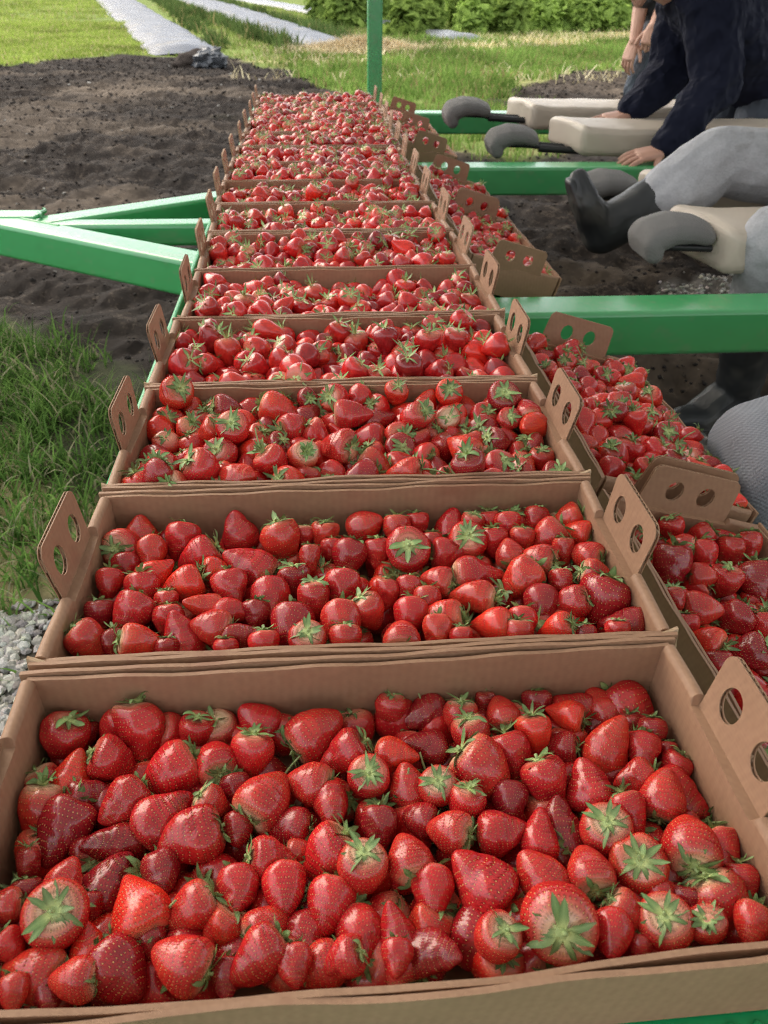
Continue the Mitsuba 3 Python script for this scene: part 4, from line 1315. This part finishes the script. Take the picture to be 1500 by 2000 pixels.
rng = np.random.default_rng(55)
side_words = ['leftmost', 'second', 'third', 'fourth', 'fifth', 'sixth', 'seventh', 'eighth', 'rightmost']
n = 0
for row, (x0, y0, cnt, step, hh) in enumerate(((1.95, 20.9, 9, 1.02, .82), (1.6, 23.0, 9, 1.25, 1.25), (.4, 25.4, 9, 1.5, 1.35))):
    for i in range(cnt):
        cx, cy = x0 + i * step + rng.normal(0, .22), y0 + i * step * .45 + rng.normal(0, .35)
        lab = f'leafy green crop bush, {side_words[i]} from left in the {("front", "middle", "rear")[row]} line of bushes'
        t = thing('crop_bush', lab, 'bush', 'leafy crop bushes behind the field')
        v, f, c = leaf_cloud(cx, cy, step * rng.uniform(.40, .54), .60, hh * rng.uniform(.7, 1.2), 760 if row == 0 else 800, rng)
        part(t, 'foliage', mikit.ply((v, f), 'thin_leaf', smooth=False, color=c))
        st = [tube([(cx + a, cy + b, GROUND), (cx + a * 2.2, cy + b * 2.2, GROUND + hh * .55)], [.012, .007], 5) for a, b in rng.normal(0, .08, (5, 2))]
        part(t, 'stems', mikit.ply(cat(st), 'clod'))
# ------------------------------------------------------------------ people
def heather(p, n, uv):
    a = fbm(p.x * 14, p.y * 14, p.z * 14)
    b = noise(p.x * 260, p.y * 260, p.z * 260)
    st = smoothstep(.66, .80, fbm(p.x * 22 + 7, p.y * 22, p.z * 22))
    return mix(mix((.30, .303, .315), (.46, .462, .48), .5 * a + .5 * b), (.16, .15, .14), st * .3)


def cloth_h(p, n, uv):
    return 1.2 * (1 - dr.abs(2 * fbm(p.x * 13, p.y * 13, p.z * 10) - 1)) + .6 * fbm(p.x * 30, p.y * 30, p.z * 24) + .05 * noise(p.x * 300, p.y * 300, p.z * 300)


def cloth(name, colour, sheen=.3, deep=.022):
    scene[name] = two({'type': 'bumpmap', 'scale': deep, 'arbitrary': mikit.proc(cloth_h, eps=2e-3), 'bsdf': {'type': 'principled', 'base_color': colour, 'roughness': .9, 'specular': .15, 'sheen': sheen}})


cloth('grey_sweat', mikit.proc(heather), .3, .011)
cloth('navy_sweat', rgb((.0105, .0125, .026)), .15)
cloth('blue_denim', rgb((.085, .10, .125)))
cloth('dark_shirt', rgb((.045, .05, .055)))


def skin(p, n, uv):
    a = fbm(p.x * 30, p.y * 30, p.z * 30)
    return mix((.44, .235, .165), (.54, .315, .235), a)


def rubber(p, n, uv):
    d = smoothstep(.5, .75, fbm(p.x * 11, p.y * 11, p.z * 11))
    return mix((.022, .024, .026), (.085, .08, .07), d * .55)


scene['skin'] = two({'type': 'principled', 'base_color': mikit.proc(skin), 'roughness': .5, 'specular': .4})
scene['rubber'] = two({'type': 'principled', 'base_color': mikit.proc(rubber), 'roughness': .45, 'specular': .45})
scene['hair'] = two({'type': 'principled', 'base_color': rgb((.03, .02, .014)), 'roughness': .6})


def hand(origin, fingers, back, thumb_side, curl=(.12, .18, .12), spread=.10, thumb=None):
    """A hand from the wrist: fingers = direction they point, back = direction the back of the hand faces, thumb_side +1 or -1 along their cross product."""
    x = np.asarray(fingers, float)
    x /= np.linalg.norm(x)
    z = np.asarray(back, float)
    z = z - x * z.dot(x)
    z /= np.linalg.norm(z)
    y = np.cross(z, x) * thumb_side
    P = lambda a: np.asarray(origin) + x * a[0] + y * a[1] + z * a[2]
    parts = [m3.Manifold.batch_hull([ball(P(q), r, 14) for q, r in (((0, .016, 0), .020), ((0, -.016, 0), .019), ((.045, .030, .002), .0135), ((.088, .033, .001), .0115), ((.092, .010, .004), .012), ((.086, -.034, 0), .0105), ((.04, -.034, -.002), .0125))])]
    for yy, L, sp, k in ((.031, .074, .9, 1.), (.010, .083, .25, .9), (-.012, .077, -.4, 1.05), (-.032, .060, -1.1, 1.25)):
        pts, rad = [P((.082, yy, .001))], [.0108]
        a, s = 0., spread * sp
        pos = np.array([.090, yy, .001])
        for seg, (fr, c) in enumerate(zip((.46, .30, .24), curl)):
            a += c * k
            pos = pos + L * fr * np.array([math.cos(a) * math.cos(s), math.cos(a) * math.sin(s), -math.sin(a)])
            pts.append(P(pos))
            rad.append((.0094, .0086, .0070)[seg])
        parts.append(limb(pts, rad, 14))
    th = thumb or ((.016, .022, -.006), (.045, .050, -.010), (.070, .066, -.014), (.092, .072, -.018))
    parts.append(limb([P(q) for q in th], [.0155, .0125, .0105, .0085], 14))
    return m3.Manifold.batch_boolean(parts, m3.OpType.Add)


def head(c, face, up, r=.098):
    """A head with brow, nose, lips, chin, ears and eye sockets; c its middle, face the way it looks."""
    x = np.asarray(face, float)
    x /= np.linalg.norm(x)
    z = np.asarray(up, float)
    z = z - x * z.dot(x)
    z /= np.linalg.norm(z)
    y = np.cross(z, x)
    P = lambda a: np.asarray(c) + (x * a[0] + y * a[1] + z * a[2]) * (r / .098)
    B = lambda a, rr: ball(P(a), rr * (r / .098), 16)
    skull = m3.Manifold.batch_hull([B((-.012, 0, .032), .083), B((.016, 0, .030), .072)])
    jaw = m3.Manifold.batch_hull([B((.030, .030, -.030), .040), B((.030, -.030, -.030), .040), B((.060, 0, -.088), .024), B((.050, .020, -.075), .024), B((.050, -.020, -.075), .024), B((.058, 0, .010), .038)])
    nose = m3.Manifold.batch_hull([B((.088, 0, .012), .008), B((.108, 0, -.026), .012), B((.094, .012, -.030), .009), B((.094, -.012, -.030), .009)])
    lips = m3.Manifold.batch_hull([B((.090, .017, -.056), .006), B((.090, -.017, -.056), .006), B((.096, 0, -.054), .008)])
    brow = m3.Manifold.batch_hull([B((.080, .032, .026), .012), B((.080, -.032, .026), .012), B((.088, 0, .022), .010)])
    m = skull + jaw + nose + lips + brow
    for s in (-1, 1):
        m = m - B((.098, s * .032, .006), .014)
        m = m + B((.078, s * .031, .006), .0125)
        m = m + m3.Manifold.batch_hull([B((-.004, s * .080, .018), .013), B((-.012, s * .086, -.004), .012), B((.002, s * .078, -.024), .008)])
    return m


def rumple(v, amp, freq, seed):
    n = np.stack([.62 - np.abs(2 * meshkit.fbm(v * freq + 13 * k, 3, seed + k) - 1) * 2.2 if k != 2 else meshkit.fbm(v * freq, 3, seed) - .5 for k in range(3)], 1)
    n[:, :2] -= n[:, :2].mean(0)
    return v + n * amp * 2


def person_part(key, name, m, mat, length=.016, it=8, amp=0., freq=9., seed=1, label=None):
    v, f = smoothed(m, length, it)
    if amp:
        v = rumple(v, amp, np.array([freq, freq, freq * .7]), seed)
    return part(key, name, mikit.ply((v, f), mat, smooth=True), label=label)


def px(x, y, d):
    return on_y(x, y, d)


# -- the man in navy, bent over the bench
man = thing('person', 'person in navy sweatshirt bending over with hands on green beam and beige bench', 'person')
wn, wf = px(1289, 297, 3.085), px(1222, 226, 3.50)
shn, shf = px(1392, 10, 3.30), px(1335, 15, 3.72)
eln, elf = px(1396, 172, 3.22), px(1312, 142, 3.66)
chest, belly, hip = px(1420, 20, 3.52), px(1472, 90, 3.60), px(1500, 140, 3.72)
hd = px(1262, -66, 3.42)
neck = (shn + shf) / 2 * .55 + hd * .45
legs = []
for dy, dx in ((-.11, .02), (.13, -.05)):
    h_ = hip + [0, dy, -.05]
    kn = np.array([hip[0] - .10 + dx, hip[1] + dy * 1.2, -.22])
    an = np.array([hip[0] + .02 + dx, hip[1] + dy * 1.3, GROUND + .09])
    legs.append((h_, kn, an))
hn = hand(wn, px(1205, 312, 3.045) - wn, (0.12, -.25, 1), 1, (.22, .16, .10), .16, thumb=((.016, .022, -.006), (.040, .052, -.012), (.056, .076, -.022), (.072, .092, -.036)))
hf = hand(wf, px(1150, 238, 3.46) - wf, (.1, -.1, 1), -1, (.10, .14, .10), .08)
body = [limb([shn, eln, wn], [.055, .043, .027]), limb([shf, elf, wf], [.055, .043, .027]), hn, hf,
        m3.Manifold.batch_hull([ball(shn, .06), ball(shf, .06), ball(belly, .11), ball(chest, .12)]), m3.Manifold.batch_hull([ball(belly, .11), ball(hip, .13)]),
        limb([(shn + shf) / 2, neck, hd - [0, 0, .02]], [.075, .062, .06]), head(hd, (-.86, -.10, -.50), (-.5, 0, .86))]
body += [limb(l, [.075, .052, .04]) for l in legs]
person_part(man, 'body', m3.Manifold.batch_boolean(body, m3.OpType.Add), 'skin', .0075, 6)
cn, cf = wn + (eln - wn) * .09, wf + (elf - wf) * .09
sw = [limb([shn, shn * .5 + eln * .5 + [.01, 0, 0], eln, (eln + cn) / 2, cn], [.115, .10, .094, .082, .058]), limb([shf, elf, (elf + cf) / 2, cf], [.115, .092, .078, .056]),
      m3.Manifold.batch_hull([ball(shn, .105), ball(shf, .105), ball(chest, .165), ball(belly + [-.03, 0, -.02], .17)]),
      m3.Manifold.batch_hull([ball(belly + [-.03, 0, -.02], .17), ball(hip + [-.02, -.06, .02], .185), ball(hip + [-.02, .08, .02], .185)]),
      m3.Manifold.batch_hull([ball((shn + shf) / 2, .10), ball(neck * .6 + (shn + shf) * .2, .078)])]
person_part(man, 'sweatshirt', m3.Manifold.batch_boolean(sw, m3.OpType.Add), 'navy_sweat', .018, 6, .012, 8., 3)
person_part(man, 'jeans', m3.Manifold.batch_boolean([limb(l, [.125, .088, .075]) for l in legs] + [ball(hip, .17)], m3.OpType.Add), 'blue_denim', .022, 6, .008, 9., 4)
for l in legs:
    a = l[2]
    person_part(man, 'shoe', m3.Manifold.batch_hull([ball(a + [.05, 0, -.05], .042), ball(a + [-.14, 0, -.055], .036), ball(a + [-.02, 0, -.01], .045)]), 'rubber', .02, 5)
hx = np.array([-.86, -.10, -.50])
person_part(man, 'hair', m3.Manifold.batch_hull([ball(hd + [.03, 0, .045], .088), ball(hd + [.0, 0, .06], .08)]) - ball(hd + hx * .13 + [0, 0, -.03], .10), 'hair', .012, 4, .006, 30, 6)

# -- the person standing behind
who = thing('person', 'person in grey jeans half hidden behind the navy sweatshirt, hands at the thigh', 'person')
D = 5.05
w1, w2 = px(1239, 82, D - .05), px(1277, 52, D - .12)
e1, e2 = px(1250, 18, D + .05), px(1300, 0, D)
s1, s2 = px(1270, -95, D + .05), px(1335, -95, D - .05)
hp = px(1302, 60, D + .10)
lg = [(hp + [-.05, -.05, 0], px(1246, 178, D - .02), np.array([px(1246, 178, D)[0] + .05, D + .02, GROUND + .09])), (hp + [.10, .06, 0], px(1300, 180, D + .1), np.array([px(1300, 180, D)[0] + .05, D + .18, GROUND + .09]))]
hdp = px(1285, -190, D - .05)
b_ = [limb([s1, e1, w1], [.05, .042, .030]), limb([s2, e2, w2], [.05, .042, .030]),
      hand(w1, px(1226, 118, D - .07) - w1, (-.8, -.5, .1), 1, (.35, .5, .3), .05), hand(w2, px(1262, 98, D - .17) - w2, (-.5, -.8, .2), -1, (.9, 1.2, .7), .03),
      m3.Manifold.batch_hull([ball(s1, .06), ball(s2, .06), ball(hp, .12)]), limb([(s1 + s2) / 2, hdp], [.07, .055]), head(hdp, (-.7, -.6, -.3), (0, 0, 1))]
b_ += [limb(l, [.075, .052, .04]) for l in lg]
person_part(who, 'body', m3.Manifold.batch_boolean(b_, m3.OpType.Add), 'skin', .0085, 6)
person_part(who, 'shirt', m3.Manifold.batch_boolean([limb([s1, e1 * .8 + s1 * .2], [.085, .062]), limb([s2, e2 * .8 + s2 * .2], [.085, .062]), m3.Manifold.batch_hull([ball(s1, .08), ball(s2, .08), ball(hp + [.01, 0, .08], .165)])], m3.OpType.Add), 'dark_shirt', .022, 6, .008, 8, 9)
person_part(who, 'jeans', m3.Manifold.batch_boolean([limb(l, [.115, .088, .07]) for l in lg] + [ball(hp, .15)], m3.OpType.Add), 'blue_denim', .022, 6, .006, 8, 10)
for l in lg:
    a = l[2]
    person_part(who, 'shoe', m3.Manifold.batch_hull([ball(a + [.05, 0, -.05], .042), ball(a + [-.14, -.03, -.055], .036), ball(a + [-.02, 0, -.01], .045)]), 'rubber', .02, 5)
person_part(who, 'hair', m3.Manifold.batch_hull([ball(hdp + [.02, .02, .05], .088), ball(hdp + [.0, 0, .06], .08)]) - ball(hdp + [-.10, -.09, -.06], .10), 'hair', .012, 4, .006, 30, 6)

# -- the seated person: grey sweatpants and rubber boots
sit = thing('person', 'person in grey sweatpants and black rubber boots sitting with one leg stretched out', 'person')
Y1 = 2.16
an1, kn1 = px(1176, 452, Y1), px(1398, 312, Y1 + .02)
toe1, ball1, heel1 = px(1104, 352, Y1 - .02), px(1118, 400, Y1 - .02), px(1160, 488, Y1)
hip1 = px(1640, 345, Y1 + .02)
kn2 = px(1512, 470, 1.75)
an2 = np.array([px(1440, 765, 1.93)[0], 1.93, GROUND + .105])
hip2 = np.array([hip1[0] + .02, 1.88, hip1[2] - .03])
pel = (hip1 + hip2) / 2 + [.06, 0, .04]
chs = pel + [.10, .02, .42]
hds = chs + [-.05, .03, .36]
sh1, sh2 = chs + [0, .19, .08], chs + [0, -.19, .08]
hw1, hw2 = kn1 + [.30, .05, .22], hip2 + [-.22, -.06, .20]
ew1, ew2 = sh1 + [.0, .10, -.27], sh2 + [-.02, -.10, -.27]
b_ = [limb([hip1, kn1, an1], [.08, .055, .045]), limb([hip2, kn2, an2], [.08, .055, .045]), limb([pel, chs], [.13, .14]), m3.Manifold.batch_hull([ball(sh1, .06), ball(sh2, .06), ball(chs, .13)]),
      limb([chs + [0, 0, .10], hds], [.07, .055]), head(hds, (-1, -.1, -.15), (0, 0, 1)), limb([sh1, ew1, hw1], [.05, .042, .028]), limb([sh2, ew2, hw2], [.05, .042, .028]),
      hand(hw1, (-1, 0, -.5), (-.4, 0, 1), -1, (.3, .4, .3)), hand(hw2, (-1, 0, -.5), (-.4, 0, 1), 1, (.3, .4, .3)),
      limb([an1, an1 * .5 + toe1 * .5 + [.03, 0, 0]], [.036, .025]), limb([an2, an2 + [-.09, -.015, -.045]], [.036, .025])]
person_part(sit, 'body', m3.Manifold.batch_boolean(b_, m3.OpType.Add), 'skin', .0085, 6)
cuff1, cuff2 = px(1318, 378, Y1), kn2 + (an2 - kn2) * .52
pants = [limb([cuff1, cuff1 * .55 + kn1 * .45, kn1, hip1], [.099, .097, .084, .118]), limb([cuff2, cuff2 * .4 + kn2 * .6, kn2, hip2], [.076, .078, .082, .112]), m3.Manifold.batch_hull([ball(hip1, .115), ball(hip2, .115), ball(pel, .15)])]
person_part(sit, 'sweatpants', m3.Manifold.batch_boolean(pants, m3.OpType.Add), 'grey_sweat', .014, 8, .0085, 5.5, 12)
person_part(sit, 'sweatshirt', m3.Manifold.batch_boolean([limb([pel + [0, 0, .08], chs], [.17, .17]), m3.Manifold.batch_hull([ball(sh1, .09), ball(sh2, .09), ball(chs, .16)]), limb([sh1, ew1, hw1 * .9 + ew1 * .1], [.09, .07, .05]), limb([sh2, ew2, hw2 * .9 + ew2 * .1], [.09, .07, .05])], m3.OpType.Add), 'dark_shirt', .025, 6, .010, 8, 13)
person_part(sit, 'hair', m3.Manifold.batch_hull([ball(hds + [.03, 0, .045], .088), ball(hds + [.0, 0, .06], .08)]) - ball(hds + [-.13, 0, -.05], .10), 'hair', .012, 4, .006, 30, 6)


def boot(top, ankle, heel, ballp, toe, side):
    """A rubber boot: shaft, foot and a proud sole with a lip; side = the direction across the foot."""
    side = np.asarray(side, float)
    mid = (ballp + heel) / 2
    sole_n = np.cross(toe - heel, side)
    sole_n /= np.linalg.norm(sole_n)
    if sole_n.dot(ankle - mid) < 0:
        sole_n = -sole_n
    up = m3.Manifold.batch_boolean([limb([top, top * .4 + ankle * .6, ankle], [.079, .070, .060]),
                                    m3.Manifold.batch_hull([ball(ankle, .058), ball(heel + sole_n * .042 + (toe - heel) * .08, .040), ball(ballp + sole_n * .030 + side * .018, .036), ball(ballp + sole_n * .030 - side * .018, .036)]),
                                    m3.Manifold.batch_hull([ball(ballp + sole_n * .032 + side * .018, .036), ball(ballp + sole_n * .032 - side * .018, .036), ball(toe + sole_n * .030 + (heel - toe) * .10, .031)])], m3.OpType.Add)
    so = []
    for q, w, r in ((heel + (toe - heel) * .05, .016, .011), (mid, .022, .010), (ballp, .036, .011), (toe + (heel - toe) * .06, .018, .011)):
        so += [ball(q + side * w + sole_n * .010, r, 12), ball(q - side * w + sole_n * .010, r, 12)]
    wide = [ball(ballp + side * .040 + sole_n * .010, .010, 12), ball(ballp - side * .040 + sole_n * .010, .010, 12)]
    return up, m3.Manifold.batch_hull(so + wide)


for top, ankle, heel, bl, toe, sd in ((cuff1 + (kn1 - cuff1) * .15, an1, heel1, ball1, toe1, (0, 1, 0)), (cuff2 + (kn2 - cuff2) * .1, an2, an2 + [.07, .01, -.105], an2 + [-.115, -.025, -.105], an2 + [-.20, -.045, -.098], (-.2, 1, 0))):
    up, so = boot(np.array(top), np.array(ankle), np.array(heel), np.array(bl), np.array(toe), sd)
    k = person_part(sit, 'boot', up, 'rubber', .016, 8, .004, 14, 15)
    v, f = smoothed(so, .014, 4)
    scene[k + '__sole'] = mikit.ply((v, f), 'rubber', smooth=40)
